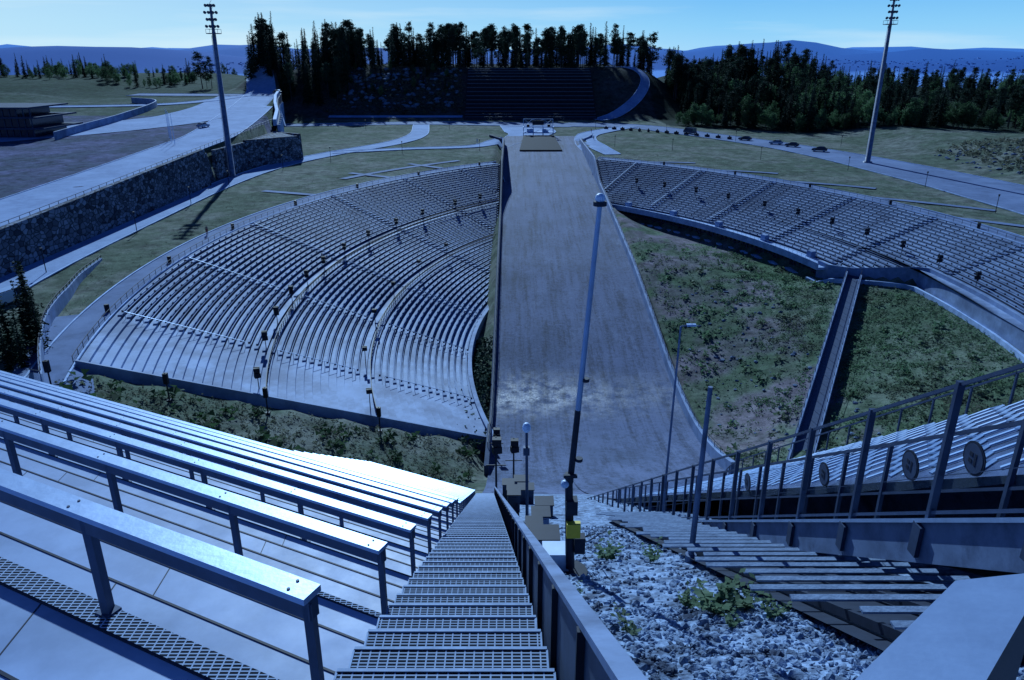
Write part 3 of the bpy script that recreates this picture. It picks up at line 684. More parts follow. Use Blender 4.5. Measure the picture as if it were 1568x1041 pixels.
# ------------------------------------------------------------ gravel slope beside stairs
def gzn(x,y): return 52.7-.6*y+.06*fbm(x,y,1.3,11)+.12*fbm(x,y,5,12)
xx=np.linspace(.35,9,36); yy=np.linspace(-1,62,200); GX,GY=np.meshgrid(xx,yy); GZ=gzn(GX,GY); GZ=np.where(GY>57,hp(GY)+.05,GZ)
n_=len(xx); ii=(np.arange(len(yy)-1)[:,None]*n_+np.arange(n_-1)[None,:]).ravel()
npmesh('gravel_bed',np.stack([GX.ravel(),GY.ravel(),GZ.ravel()],1),np.stack([ii,ii+1,ii+n_+1,ii+n_],1),['stone_g'],smooth=True)
bm=bmesh.new(); bmesh.ops.create_icosphere(bm,subdivisions=1,radius=1); iv=np.array([v.co[:] for v in bm.verts]); fi=np.array([[v.index for v in f.verts] for f in bm.faces]); bm.free()
n=12000; yv_=np.where(np.arange(n)<8000,rng.uniform(2.2,9,n),rng.uniform(9,24,n)); xv_=rng.uniform(.5,6.2,n); sz=rng.uniform(.016,.048,n)*np.where(rng.random(n)<.14,1.7,1)
zv_=gzn(xv_,yv_)+sz*.4; nv_=len(iv)
VV=iv[None]*rng.uniform(.5,1.25,(n,nv_,1))*rng.uniform([.8,.6,.5],[1.4,1.2,.9],(n,1,3))*sz[:,None,None]
t=rng.uniform(0,6.28,n)[:,None]; VV=np.stack([VV[...,0]*np.cos(t)-VV[...,1]*np.sin(t),VV[...,0]*np.sin(t)+VV[...,1]*np.cos(t),VV[...,2]],-1)+np.stack([xv_,yv_,zv_],1)[:,None]
FF=(fi[None]+(np.arange(n)*nv_)[:,None,None]).reshape(-1,3)
npmesh('gravel',VV.reshape(-1,3),FF,['stone_g'])
mb=MB(); k=0
for y in np.arange(6.2,26,.74):
    z=53.2-.6*y; x0=3.5+.25*math.sin(k*1.7)+.4*max(0,(8-y))*.6; k+=1
    mb.box((x0+6.8)/2,y,z,6.8-x0,.10,.03)
for x in (4.2,5.3,6.4): mb.beam((x,6.1,52.98-.6*6.1),(x,26,52.98-.6*26),.07,.12,1)
mb.poly([(3.9,6.1,52.86-.6*6.1),(6.8,6.1,52.86-.6*6.1),(6.8,26,52.86-.6*26),(3.9,26,52.86-.6*26)],1)  # dark sheet added over the gravel so the slat gaps look shaded
mb.obj('slatted_walkway',['wood','steel_dk'])
# ------------------------------------------------------------ hill fence and glazed railing
def zf_(y): return 55-.687*y
root=empty('safety_fence'); mb=MB(); w=MB()
for y in np.arange(2.6,58,1.0):
    mb.beam((6,y,zf_(y)-.33),(6,y+1,zf_(y+1)-.33),.22,.62,1)
    mb.beam((6,y,zf_(y)+.02),(6,y+1,zf_(y+1)+.02),.34,.06,2)
ysf=np.arange(2.9,60,2.08)
for y in ysf:
    mb.beam((5.98,y,zf_(y)-.6),(5.98,y,zf_(y)+2.2),.10,.07,0); mb.box(5.85,y,zf_(y)-.3,.06,.2,.5,mi=0)
for a,b in zip(ysf[:-1],ysf[1:]):
    mb.beam((5.98,a,zf_(a)+2.15),(5.98,b,zf_(b)+2.15),.05,.05,0); mb.beam((5.98,a,zf_(a)+.15),(5.98,b,zf_(b)+.15),.05,.05,0)
    for t in (.75,1.4): w.beam((5.98,a,zf_(a)+t),(5.98,b,zf_(b)+t),.01)
mb.obj('posts_and_beam',['steel_gy','beam','alu'],root); w.obj('wires',['steel_gy'],root)
root=empty('glazed_railing'); mb=MB(); pn=MB(); sg=MB()
ysg=np.arange(4.5,44,1.55)
def zg(y): return 55.25-.66*y
for y in ysg: mb.beam((7.0,y,zg(y)-.7),(7.0,y,zg(y)+1.1),.07,.07); 
for i,(a,b) in enumerate(zip(ysg[:-1],ysg[1:])):
    mb.beam((7.,a,zg(a)+1.1),(7.,b,zg(b)+1.1),.06,.06); mb.beam((7.,a,zg(a)+.05),(7.,b,zg(b)+.05),.05,.05)
    pn.quad((7.03,a+.06,zg(a)+.1),(7.03,b-.06,zg(b)+.1),(7.03,b-.06,zg(b)+1.05),(7.03,a+.06,zg(a)+1.05))
    if i in (2,3,4,6,9):
        c=Vector((6.97,(a+b)/2,zg((a+b)/2)+.6)); sg.cyl(c,c+Vector((-.02,0,0)),.27,.27,20,0); 
        sg.cyl(c+Vector((-.022,0,0)),c+Vector((-.026,0,0)),.23,.23,20,1); sg.box(c.x-.03,c.y-.05,c.z,.004,.05,.2,mi=0); sg.box(c.x-.03,c.y+.06,c.z+.05,.004,.08,.07,mi=0); sg.box(c.x-.03,c.y+.06,c.z-.06,.004,.08,.07,mi=0)
mb.obj('frame',['steel_gy'],root); pn.obj('panels',['panel'],root); sg.obj('distance_marker_discs',['steel_dk','steel_gy'],root)
def lx(y): return 12+16*float(ss(34,74,y))
def lz(x,y):
    t=min(1,max(0,(x-7.4)/4.6)); c=.5+(2.6-.05*(y-10))*t
    k=float(ss(34,66,y)); return (55-.655*y+c)*(1-k)+(float(hp(y))+.12)*k
V=[];F=[]; yv=np.arange(3,82,1.); nxx=9
for y in yv:
    for k in range(nxx): x=7.4+(lx(y)-7.4)*k/(nxx-1); V.append((x,y,lz(x,y)))
    V.append((lx(y)+.3,y,lz(lx(y),y)-5))
n1=nxx+1
for j in range(len(yv)-1):
    for k in range(n1-1): i=j*n1+k; F.append((i,i+1,i+n1+1,i+n1))
npmesh('landing_hill',np.array(V),np.array(F),['outrun'])
mb=MB(); hs=.42; rowh=hs*1.5; cw=hs*math.sqrt(3)
j=0; y=6.
while y<40:
    x=7.6+(cw/2 if j%2 else 0)
    while x<lx(y)-.3:
        P=[(x+hs*math.sin(R(60*k)),y+hs*math.cos(R(60*k))) for k in range(4)]
        for a,b in zip(P[:-1],P[1:]): mb.beam((a[0],a[1],lz(*a)+.05),(b[0],b[1],lz(*b)+.05),.06,.03)
        x+=cw
    y+=rowh; j+=1
mb.obj('snow_net',['net'])
mb=MB(); pv=None
for y in np.arange(3,60,1.5):
    p=(lx(y)+.1,y,lz(lx(y),y)); t=(p[0],p[1],p[2]+.9); mb.beam(p,t,.05)
    if pv: mb.beam(pv,t,.05)
    pv=t
mb.obj('railing',['steel_gy'])
mb=MB()
P=[(.93,1.58),(1.44,2.0),(1.78,2.05),(1.27,1.56),(.75,.9),(.45,1.1)]
zt=53.4
top=[(x,y,zt) for x,y in P]; bot=[(x,y,zt-1.6) for x,y in P]; mb.poly(top,0); mb.poly(bot[::-1],1)
for i in range(6): mb.quad(top[i],bot[i],bot[(i+1)%6],top[(i+1)%6],1)
o_=mb.obj('metal_parapet',['alu','steel_dk'])
bv=o_.modifiers.new('b','BEVEL'); bv.width=.008; bv.segments=2
# ------------------------------------------------------------ poles near
def gz(y): return 52.7-.6*y
root=empty('camera_crane'); mb=MB()
mb.cyl((1.13,12.1,gz(12.1)),(1.13,12.1,gz(12.1)+.12),.35,.35,12,0); mb.box(.85,12.3,gz(12.1)+.3,.5,.45,.4,mi=2)
mb.cyl((1.13,12.1,gz(12.1)+.2),(1.05,12.1,gz(12.1)+2.3),.09,.07,10,0)
mb.box(1.16,11.98,gz(12.1)+1.15,.26,.14,.3,mi=1); mb.box(1.12,12.1,gz(12.1)+1.6,.22,.22,.3,mi=0); mb.box(1.3,12.1,gz(12.1)+.75,.2,.2,.35,mi=0)
mb.sphere((.98,12.05,gz(12.1)+2.1),.08,12,2); mb.beam((.95,12,gz(12.1)+2.3),(1.2,12,gz(12.1)+2.3),.06,mi=0)
mb.cyl((1.08,12.1,gz(12.1)+2.1),(1.18,12.1,gz(12.1)+3.6),.06,.055,10,0)
mb.cyl((1.18,12.1,gz(12.1)+3.55),(1.42,12.1,52.75),.052,.04,10,3)
mb.sphere((1.42,12.1,52.82),.085,14,2); mb.cyl((1.42,12.1,52.7),(1.42,12.1,52.77),.11,.11,12,0)
for zz in (46.5,48.0,49.6): mb.cyl((1.13+(zz-45.5)*.04,12.1,zz),(1.13+(zz-45.5)*.04,12.1,zz+.06),.07,.07,10,0)
mb.obj('mast',['steel_dk','yellow','white','alu'],root,False)
mb=MB()
for k in range(7):
    pv=None
    for i in range(9):
        t=i/8; p=(1.1+.1*k-.7*t*(k%3),12.2+t*(1.5+k),gz(12.2+t*(1.5+k))+.9*(1-t)+.06-.25*math.sin(t*3.1))
        if pv: mb.cyl(pv,p,.012,.012,5,0,False)
        pv=p
mb.obj('cables',['black'])
def pole(name,x,y,h,r,zb=None,head=True,m='steel',dx=0):
    z=gz(y) if zb is None else zb; mb=MB(); mb.cyl((x,y,z-.2),(x+dx,y,z+h),r,r*.7,10,0); mb.cyl((x,y,z-.1),(x,y,z+.25),r*1.8,r*1.8,10,0)
    if head: mb.cyl((x+dx,y,z+h),(x+dx+.45,y,z+h+.08),.03,.025,8,0); mb.box(x+dx+.4,y,z+h+.05,.35,.14,.08,mi=1)
    return mb.obj(name,[m,'conc_lt'],None,False)
pole('lamp_post',6.35,27,8.8,.055,55-.687*27,True,'beam',.1)
pole('steel_post',3.95,13.8,4.3,.07,None,False,'beam',.05)
root=empty('street_lamp'); mb=MB(); y=23; mb.cyl((.55,y,gz(y)-.1),(.5,y,gz(y)+4.),.06,.045,10,0); mb.sphere((.5,y,gz(y)+4.1),.15,12,1,1.25); mb.cyl((.55,y,gz(y)),(.55,y,gz(y)+.3),.12,.12,10,0); mb.box(.5,y,gz(y)+3.2,.22,.18,.3,mi=0); mb.obj('post_and_globe',['steel_gy','white'],root)
for (x,y,a,b,c,m) in ((.75,14.6,.6,.5,.7,'conc_lt'),(.62,17.8,.4,.5,.7,'beam'),(.9,20,.5,.5,.9,'conc'),(1.5,30,.8,.7,.8,'steel_gy'),(.1,33,.6,.6,1.2,'steel_gy'),(.9,42,1.0,.8,1.3,'steel_gy'),(.0,47,.7,.7,1.1,'beam'),(-.3,52,.9,.9,1.5,'steel_gy'),(.8,56,1.2,1.0,1.8,'steel_gy')):
    mb=MB(); z=float(hp(y)); mb.box(x,y,z+c/2-.15,a,b,c+.3,mi=0); mb.box(x,y,z+c+.02,a+.1,b+.1,.05,mi=1); mb.box(x-.02,y-b/2-.01,z+c*.55,a*.8,.02,c*.7,mi=0); mb.box(x+a*.25,y-b/2-.03,z+c*.55,.04,.04,.14,mi=1); mb.obj('utility_cabinet',[m,'steel_dk'])
for x,y,hh in ((-1.6,66,6.5),(.2,78,6),(-2.2,92,5)):
    mb=MB(); z=float(hp(y)); mb.cyl((x,y,z-.3),(x,y,z+hh),.12,.08,8,0)
    for k in range(2): mb.box(x+.1,y-.3,z+hh-.4-k*.9,.9,.7,.7,rot=.3*k,mi=1)
    mb.beam((x-1,y,z+hh*.5),(x+1,y,z+hh*.5),.1,mi=0); mb.obj('loudspeaker_post',['steel_dk','black'])
for a,rr_ in ((199.5,166),(199,155),(198.6,144.5),(198.5,131)):
    x,y,_=pol(CL,rr_,R(a),0); z=hz(x,y); mb=MB(); mb.cyl((x,y,z-.3),(x,y,z+3.6),.1,.08,8,0); mb.box(x,y,z+2.9,.5,.45,1.3,mi=1); mb.box(x,y,z+.1,.5,.5,.3,mi=0); mb.obj('loudspeaker_post',['steel_dk','black'])
mb=MB()
for C,angs in ((CL,np.arange(135,196,9.2)),(CR,np.arange(-10,54,9.2))):
    for a in angs:
        x,y,_=pol(C,166.2,R(a),0); mb.cyl((x,y,21.1),(x,y,22.2),.32,.36,8,0); mb.cyl((x,y,22.2),(x,y,22.3),.38,.3,8,0)
mb.obj('litter_bins',['black'])
for (x,y) in [(-77,120),(-76,150),(-77,180),(-77,206),(-72,240),(-62,262),(-40,280),(-12,286),(40,300),(60,288),(85,262),(104,236),(112,205),(110,170),(70,352),(92,318),(128,300),(40,372),(-30,372),(-70,372)]:
    mb=MB(); z=21.2; mb.cyl((x,y,z-.2),(x,y,z+3.6),.08,.06,8,0); mb.cyl((x,y,z+3.6),(x,y,z+4.0),.16,.2,8,0); mb.cyl((x,y,z+4),(x,y,z+4.08),.26,.2,8,0); mb.obj('street_lamp',['steel_dk'])
# ------------------------------------------------------------ vehicles
def car(x,y,rot,color,van=False,sc=1.):
    root=empty('van' if van else 'parked_car'); cm=mat('car_paint',color,tuple(c*.9 for c in color),3,.25,metal=.3)
    L_,W_=(5.2,2.0) if van else (4.5,1.8)
    if van: low=[(-2.6,.35),(2.55,.35),(2.6,.9),(2.35,1.15),(-2.6,1.15)]; cab=[(-2.58,1.15),(2.3,1.15),(1.6,1.95),(1.3,2.05),(-2.5,2.05)]
    else: low=[(-2.2,.3),(2.2,.3),(2.25,.6),(2.1,.82),(1.2,.95),(-2.1,.98),(-2.25,.7)]; cab=[(-1.9,.97),(1.15,.94),(.45,1.4),(-.3,1.46),(-1.3,1.42)]
    def prism(pr,w0,w1,name,mt,bev):
        mb=MB(); zs_=[p[1] for p in pr]; zmn,zmx=min(zs_),max(zs_)
        Lf=[(p[0],-(w0+(w1-w0)*(p[1]-zmn)/(zmx-zmn))/2,p[1]) for p in pr]; Rt=[(p[0],-q[1],p[1]) for p,q in zip(pr,Lf)]
        mb.poly(Lf); mb.poly(Rt[::-1]); n=len(pr)
        for i in range(n): mb.quad(Lf[i],Rt[i],Rt[(i+1)%n],Lf[(i+1)%n])
        bm_=mb.obj(name,[mt],root); m_=bm_.modifiers.new('b','BEVEL'); m_.width=bev; m_.segments=2; return bm_
    prism(low,W_,W_,'body',cm,.06); prism(cab,W_-.08,W_-.45 if not van else W_-.2,'windows',M['glassdk'],.04)
    rf=MB(); zt_=2.06 if van else 1.45; rf.box(-.5 if not van else -.6,0,zt_,1.25 if not van else 3.7,1.3 if not van else 1.75,.05); 
    xsP=((-2.45,-1.0,.5,1.75) if van else (-.35,))
    for px in xsP:
        for sg in (-1,1): rf.beam((px,sg*(W_/2-.05),1.1 if van else .95),(px-.05,sg*(W_/2-(.13 if van else .24)),zt_),.1)
    if van:
        for sg in (-1,1): rf.box(-1.1,sg*.965,1.55,2.6,.08,.85)
    rf.obj('roof',[cm],root)
    wh=MB()
    for px in (-1.35,1.4) if not van else (-1.6,1.6):
        for sg in (-1,1):
            wh.cyl((px,sg*(W_/2-.2),.33),(px,sg*(W_/2+.01),.33),.33,.33,16,0); wh.cyl((px,sg*(W_/2),.33),(px,sg*(W_/2+.025),.33),.2,.18,12,1)
    wh.obj('wheels',['rubber','alu'],root)
    lt=MB(); e=L_/2-.02
    for sg in (-1,1): lt.box(e-.02,sg*W_*.36,.68,.08,.3,.14,mi=0); lt.box(-e+.0,sg*W_*.38,.78,.08,.25,.16,mi=1); lt.box(.75,sg*(W_/2+.08),1.0,.12,.2,.13,mi=2)
    lt.box(e+.02,0,.5,.06,.8,.16,mi=2); lt.obj('lights_and_mirrors',['white','cloth2','black'],root)
    root.location=(x,y,hz(x,y)+.16); root.rotation_euler=(0,0,rot); root.scale=(sc,sc,sc)
car(80,349,R(115),(.05,.06,.09),True,1.25); car(97,322,R(145),(.03,.035,.05),False,1.15); car(105,307,R(150),(.35,.38,.44),False,1.15); car(108.5,299,R(150),(.03,.035,.045),False,1.15); car(113.5,284,R(155),(.03,.035,.05),False,1.2); car(-120,404,R(10),(.03,.03,.04))
car(-73,104,R(75),(.7,.73,.78),True); car(-104,262,R(70),(.4,.42,.46))
mb=MB()
for k in range(14):
    x=45+k*3.6; y=372-k*2.2-(k*k)*.1; z=21.1; mb.box(x,y,z+.5,1.9,1.0,1.0,rot=.3*k); mb.cyl((x,y,z+1.),(x,y,z+1.5),.4,.15,6)
mb.obj('traffic_barriers',['steel_dk'])
# ------------------------------------------------------------ people
def person(x,y,z,rot,top,leg,stride=.25,sc=1.):
    J=[(0,0,.93),(0,0,1.15),(0,0,1.38),(0,.0,1.48),(0,.01,1.56),
       (.09,0,.9),(.1,stride*.5,.5),(.1,stride*.6-.05,.08),(.1,stride*.6+.12,.04),
       (-.09,0,.9),(-.1,-stride*.25,.5),(-.1,-stride,.1),(-.1,-stride+.14,.04),
       (.19,0,1.38),(.25,-.08,1.12),(.24,.06,.88),(.24,.09,.8),(-.19,0,1.38),(-.25,.06,1.12),(-.24,.18,.92),(-.24,.22,.85)]
    E=[(0,1),(1,2),(2,3),(3,4),(0,5),(5,6),(6,7),(7,8),(0,9),(9,10),(10,11),(11,12),(2,13),(13,14),(14,15),(15,16),(2,17),(17,18),(18,19),(19,20)]
    rad=[.14,.13,.15,.07,.055,.095,.07,.05,.045,.095,.07,.05,.045,.07,.05,.038,.035,.07,.05,.038,.035]
    me=bpy.data.meshes.new('body'); me.from_pydata(J,E,[]); root=empty('person')
    o=bpy.data.objects.new('body',me); link(o,root); me.materials.append(M[top])
    o.modifiers.new('s','SKIN'); sv=me.skin_vertices[0].data
    for i,r in enumerate(rad): sv[i].radius=(r,r*.8); sv[i].use_root=(i==0)
    o.modifiers.new('u','SUBSURF').levels=1
    mb=MB(); mb.sphere((0,.02,1.66),.1,12,0,1.2); mb.sphere((0,-.005,1.69),.108,12,1,1.1); mb.box(0,.12,1.65,.03,.03,.04,mi=0)
    for s in (-1,1): mb.sphere((s*.035,.112,1.675),.012,6,1)
    mb.obj('head',['skin','black'],root,True)
    root.location=(x,y,z); root.rotation_euler=(0,0,rot); root.scale=(sc,sc,sc)
person(-60.8,147.5,21.25,R(200),'cloth1','cloth1'); person(-60.2,146,21.25,R(195),'cloth2','cloth1',.3,.97)
person(34,322,21.3,R(120),'cloth1','cloth1'); person(36,352,21.3,R(30),'cloth2','cloth1'); person(20,380,21.3,R(80),'cloth1','cloth1'); person(-14,310,21.3,R(190),'cloth3','cloth1')
# ------------------------------------------------------------ trees
def tris(centers,size,r,flatz=1.):
    n=len(centers); a=r.normal(size=(n,3)); a/=np.linalg.norm(a,axis=1)[:,None]; b=r.normal(size=(n,3)); b-=a*(a*b).sum(1)[:,None]; b/=np.linalg.norm(b,axis=1)[:,None]
    a[:,2]*=flatz; b[:,2]*=flatz; s=size[:,None] if not np.isscalar(size) else size
    V=np.stack([centers-a*s*.6-b*s*.5,centers+a*s*.7-b*s*.1,centers+b*s*.75-a*s*.1],1).reshape(-1,3); return V,np.arange(n*3).reshape(-1,3)
def treemesh(kind,seed):
    r=np.random.default_rng(seed); mb=MB(); C=[];Sz=[]
    if kind=='spruce':
        h=20; mb.cyl((0,0,-.5),(0,0,h*.97),.28,.03,7,0); lv=36; wd=r.uniform(.75,1.2)
        for l in range(lv):
            t=l/lv; z=h*(.05+.94*t); rad=(3.3*wd*(1-t)**.85+.15)*r.uniform(.6,1.22)
            for k in range(9 if t<.7 else 5):
                a=r.uniform(0,6.28); ln=rad*r.uniform(.6,1.15); m=max(2,int(ln*4.0))
                for j in range(m):
                    q=(j+.6)/m; C.append((ln*q*math.cos(a)+r.normal()*.1,ln*q*math.sin(a)+r.normal()*.1,z-.42*ln*q*q+r.normal()*.08+.1)); Sz.append(.7*(1.1-.5*q)*(1-.35*t))
        fz=.6
    elif kind=='pine':
        h=19; bx,by=r.normal(0,.4,2); mb.cyl((0,0,-.5),(bx,by,h*.93),.26,.07,7,0); lo_=r.uniform(.3,.55)
        for k in range(50):
            t=r.uniform(lo_,1); z=h*t; rad=2.9*math.sin(min(1,(1.05-t)/.45)*math.pi*.5)*(.6+.4*min(1,(t-lo_+.05)*4))+.25; a=r.uniform(0,6.28); q=r.uniform(.2,1)*rad
            c=np.array([bx*t+q*math.cos(a),by*t+q*math.sin(a),z+.25*q]); mb.cyl((bx*t,by*t,z-.3),tuple(c),.06,.02,4,0,False)
            m=30; pp=c+r.normal(size=(m,3))*np.array([.62,.62,.36]); C+=pp.tolist(); Sz+=[.48]*m
        fz=.8
    else:
        h=12; mb.cyl((0,0,-.5),(.2,.1,h*.85),.2,.05,7,0)
        for k in range(46):
            v=r.normal(size=3); v/=np.linalg.norm(v); q=r.uniform(.35,1)**.6
            c=np.array([2.9*v[0]*q,2.9*v[1]*q,h*.55+5.0*v[2]*q]); 
            if k%3==0: mb.cyl((.1,.05,max(1.5,c[2]-1.8)),tuple(c),.06,.02,4,0,False)
            m=40; pp=c+r.normal(size=(m,3))*.58; C+=pp.tolist(); Sz+=[.36]*m
        fz=1.
    V,F=tris(np.array(C),np.array(Sz),r,fz)
    me=bpy.data.meshes.new(kind); nv=len(mb.v); allv=[tuple(v) for v in mb.v]+V.tolist(); allf=[tuple(f) for f in mb.f]+(F+nv).tolist()
    me.from_pydata(allv,[],allf); me.materials.append(M['bark']); me.materials.append(M[{'spruce':'spruce','pine':'pine'}.get(kind,'leaf')])
    me.polygons.foreach_set('material_index',[0]*len(mb.f)+[1]*len(F)); me.update(); return me
TM={k:[treemesh(k,s*13+len(k)) for s in range(6)] for k in ('spruce','pine','birch')}
def tree(kind,x,y,s,parent=None,z=None,name=None):
    o=bpy.data.objects.new(name or (kind+'_tree'),random.choice(TM[kind])); link(o,parent)
    w=s*random.uniform(.8,1.3); o.location=(x,y,(hz(x,y) if z is None else z)-.1); o.scale=(w,w,s); o.rotation_euler=(random.uniform(-.04,.04),random.uniform(-.04,.04),random.uniform(0,6.28))
forest=empty('forest')
def scatter(n,fx,kinds,smin,smax):
    for i in range(n):
        x,y=fx(); k=random.choices(list(kinds),list(kinds.values()))[0]; tree(k,x,y,random.uniform(smin,smax)*random.choice((1,1,.85,.65)),forest)
U=random.uniform
scatter(120,lambda:(U(-150,-95),U(438,505)),{'spruce':4,'pine':1},1.0,1.42)
def hill_():
    while True:
        x,y=U(-110,88),U(472,520)
        if not (x>42 and y<489): return x,y
scatter(280,hill_,{'spruce':3,'pine':4},.75,1.35)
scatter(45,lambda:(U(-100,-30),U(440,472)),{'spruce':1,'pine':1,'birch':2},.25,.5)
scatter(120,lambda:(U(92,135),U(425,500)),{'spruce':2,'pine':2,'birch':1},.85,1.3)
def rf():
    while True:
        x=U(92,345); y=U(255,500)
        if y>max(forest_edge(x),262)+10: return x,y
for i in range(800):
    x,y=rf(); k=random.choices(('spruce','pine','birch'),(5,2,2))[0]; sc0=1.14-.40*float(ss(130,210,x)); tree(k,x,y,sc0*U(.6,1.05)*(1.25 if k=='birch' else 1),forest)
def rf2():
    x=U(84,290); return x,max(forest_edge(x),256)+U(0,16)
scatter(180,rf2,{'birch':4,'spruce':2},.45,1.05)
scatter(110,lambda:(U(-300,-190),U(440,520)),{'birch':5,'spruce':2},.4,.75)
scatter(25,lambda:(U(-380,-280),U(460,600)),{'birch':3,'spruce':3},.5,.8)
tree('pine',-170,435,.98); tree('pine',-166,438,.85); tree('pine',-168,436,.7)
for x,y,s in ((-57.6,85,.72),(-60.4,88.5,.8),(-58.0,82,.66),(-61.2,90,.82),(-59.4,86.5,.75),(-56.4,80,.62),(-62.3,92.5,.8),(-57.8,79.5,.7),(-59.8,84.2,.78)): tree('spruce',x,y,s,None,15.0)
scatter(110,lambda:(U(-600,-200),U(640,900)),{'spruce':1,'birch':1},.7,1.1)
scatter(280,lambda:(U(150,800),U(520,900)),{'spruce':3,'birch':1},.7,1.1)
# ------------------------------------------------------------ weeds
def weeds(name,x,y,size,m,k=6,zf=None,up=1.):
    n=len(x); z=(H(x,y) if zf is None else zf(x,y)); c=np.repeat(np.stack([x,y,z],1),k,0); s=np.repeat(size*rng.uniform(.5,1.5,n),k)
    c=c+rng.normal(size=c.shape)*s[:,None]*np.array([.6,.6,.35*up]); c[:,2]+=s*.5*up
    V,F=tris(c,s*.7,rng,.7); npmesh(name,V,F,[m])
x=rng.uniform(30,88,34000); y=rng.uniform(70,190,34000); r_=np.hypot(x+68,y-129); p_=np.degrees(np.arctan2(y-129,x+68)); k_=(r_<frontR(p_)-1.5)&((x>48+.1*(y-110)+fbm(x,y,20,8)*14)|(rng.random(34000)<.2)|(y<92))
k_&=(rng.random(34000)<.35+.7*(fbm(x,y,9,21)>0))
dr=np.abs((x-72.5)*(-67.5)-(y-153.5)*(-35))/76; k_&=dr>2.2
weeds('weeds',x[k_],y[k_],.32,'weed',5)
x=rng.uniform(30,86,450); y=rng.uniform(75,185,450); r_=np.hypot(x+68,y-129); p_=np.degrees(np.arctan2(y-129,x+68)); dr=np.abs((x-72.5)*(-67.5)-(y-153.5)*(-35))/76; k_=(r_<frontR(p_)-3)&(dr>3); weeds('shrubs',x[k_],y[k_],.7,'weed',14)
x=rng.uniform(-50,-5,4500); y=rng.uniform(48,95,4500); r_=np.hypot(x-107,y-129); p_=np.degrees(np.arctan2(y-129,x-107))%360; k_=(p_>198)&(zplane(x,y)<26)
weeds('weeds',x[k_],y[k_],.3,'weed_dry',5)
x=rng.uniform(-50,-5,160); y=rng.uniform(48,95,160); p_=np.degrees(np.arctan2(y-129,x-107))%360; k_=(p_>198.5)&(zplane(x,y)<26); weeds('shrubs',x[k_],y[k_],.8,'leaf',14)
x=rng.uniform(-8,-3.8,400); y=rng.uniform(92,138,400); weeds('shrubs',x,y,.6,'spruce',8)
x=rng.uniform(-105,55,2600); y=rng.uniform(431,474,2600); k_=(x<-28)|((x>48)&(y>470)); weeds('hillside_bushes',x[k_],y[k_],1.0,'brush',7)
x=rng.uniform(150,230,900); y=rng.uniform(225,275,900); weeds('roadside_bushes',x,y,.9,'weed_dry',7)
x=rng.uniform(-84,110,20000); y=rng.uniform(90,300,20000); rl2=np.hypot(x-107,y-129); rr2=np.hypot(x+68,y-129)
k_=((x<-4)&(rl2>170)&(rl2<186)&(x>-70))|((x>30)&(rr2>170)&(rr2<190)); weeds('grass_tufts',x[k_],y[k_],.16,'weed_dry',4)
def boulders(name,n,fx,s0,s1):
    P=np.array([fx() for _ in range(n)]); s=rng.uniform(s0,s1,n); z=H(P[:,0],P[:,1])+s*.2
    v=iv[None]*rng.uniform(.6,1.2,(n,nv_,1))*rng.uniform([.8,.8,.5],[1.5,1.3,.8],(n,1,3))*s[:,None,None]+np.stack([P[:,0],P[:,1],z],1)[:,None]
    npmesh(name,v.reshape(-1,3),(fi[None]+(np.arange(n)*nv_)[:,None,None]).reshape(-1,3),['rock'])
boulders('hillside_boulders',170,lambda:(U(-95,-30),U(436,472)),.6,2.0)
boulders('roadside_boulders',120,lambda:(U(146,170),U(205,270)),.3,.9)
boulders('slope_stones',150,lambda:(U(32,54),U(88,160)),.15,.45)
def plant(x,y,s,n):
    r=rng; c=np.array([x,y,gz(y)]); mb=MB()
    for k in range(n):
        a=r.uniform(0,6.28); l=s*r.uniform(.5,1.1); tip=c+np.array([math.cos(a)*l*.55,math.sin(a)*l*.55,l*r.uniform(.5,1)]); mb.cyl(tuple(c),tuple(tip),.006,.003,4,0,False)
        for j in range(9):
            q=c+(tip-c)*(.25+.75*j/8); b=r.uniform(0,6.28); ll=s*.2*r.uniform(.7,1.3); d=np.array([math.cos(b),math.sin(b),r.uniform(-.2,.5)])*ll; w=np.array([-math.sin(b),math.cos(b),0])*ll*.34
            mb.quad(tuple(q),tuple(q+d*.5+w),tuple(q+d),tuple(q+d*.5-w),1)
    mb.obj('weed_plant',['weed','weed'])
plant(2.9,8.6,.6,18); plant(3.35,8.9,.55,16); plant(2.6,8.9,.4,11); plant(1.45,7.4,.35,6); plant(2.2,14.5,.6,14); plant(3.2,14.2,.45,10); plant(1.0,9.8,.25,5); plant(.75,13.5,.3,6); plant(2.9,7.9,.3,8); plant(3.6,8.3,.4,12)
# ------------------------------------------------------------ distant town
mb=MB(); 
for i in range(1500):
    if i%5==0: x=U(-2900,-1900); y=U(5500,7500)
    else: x=U(2200,9500); y=U(5500,11500)
    z=hz(x,y); s=U(6,14); mb.box(x,y,z+s*.3,s*U(1,2.4),s,s*U(.5,1.),rot=U(0,3),mi=random.choice((0,1,1)))
mb.obj('distant_town',[mat('town_walls',(.28,.36,.50),(.35,.43,.55),.01,.9,spec=.1),mat('town_roofs',(.06,.14,.32),(.10,.18,.36),.01,.9,spec=.1)])
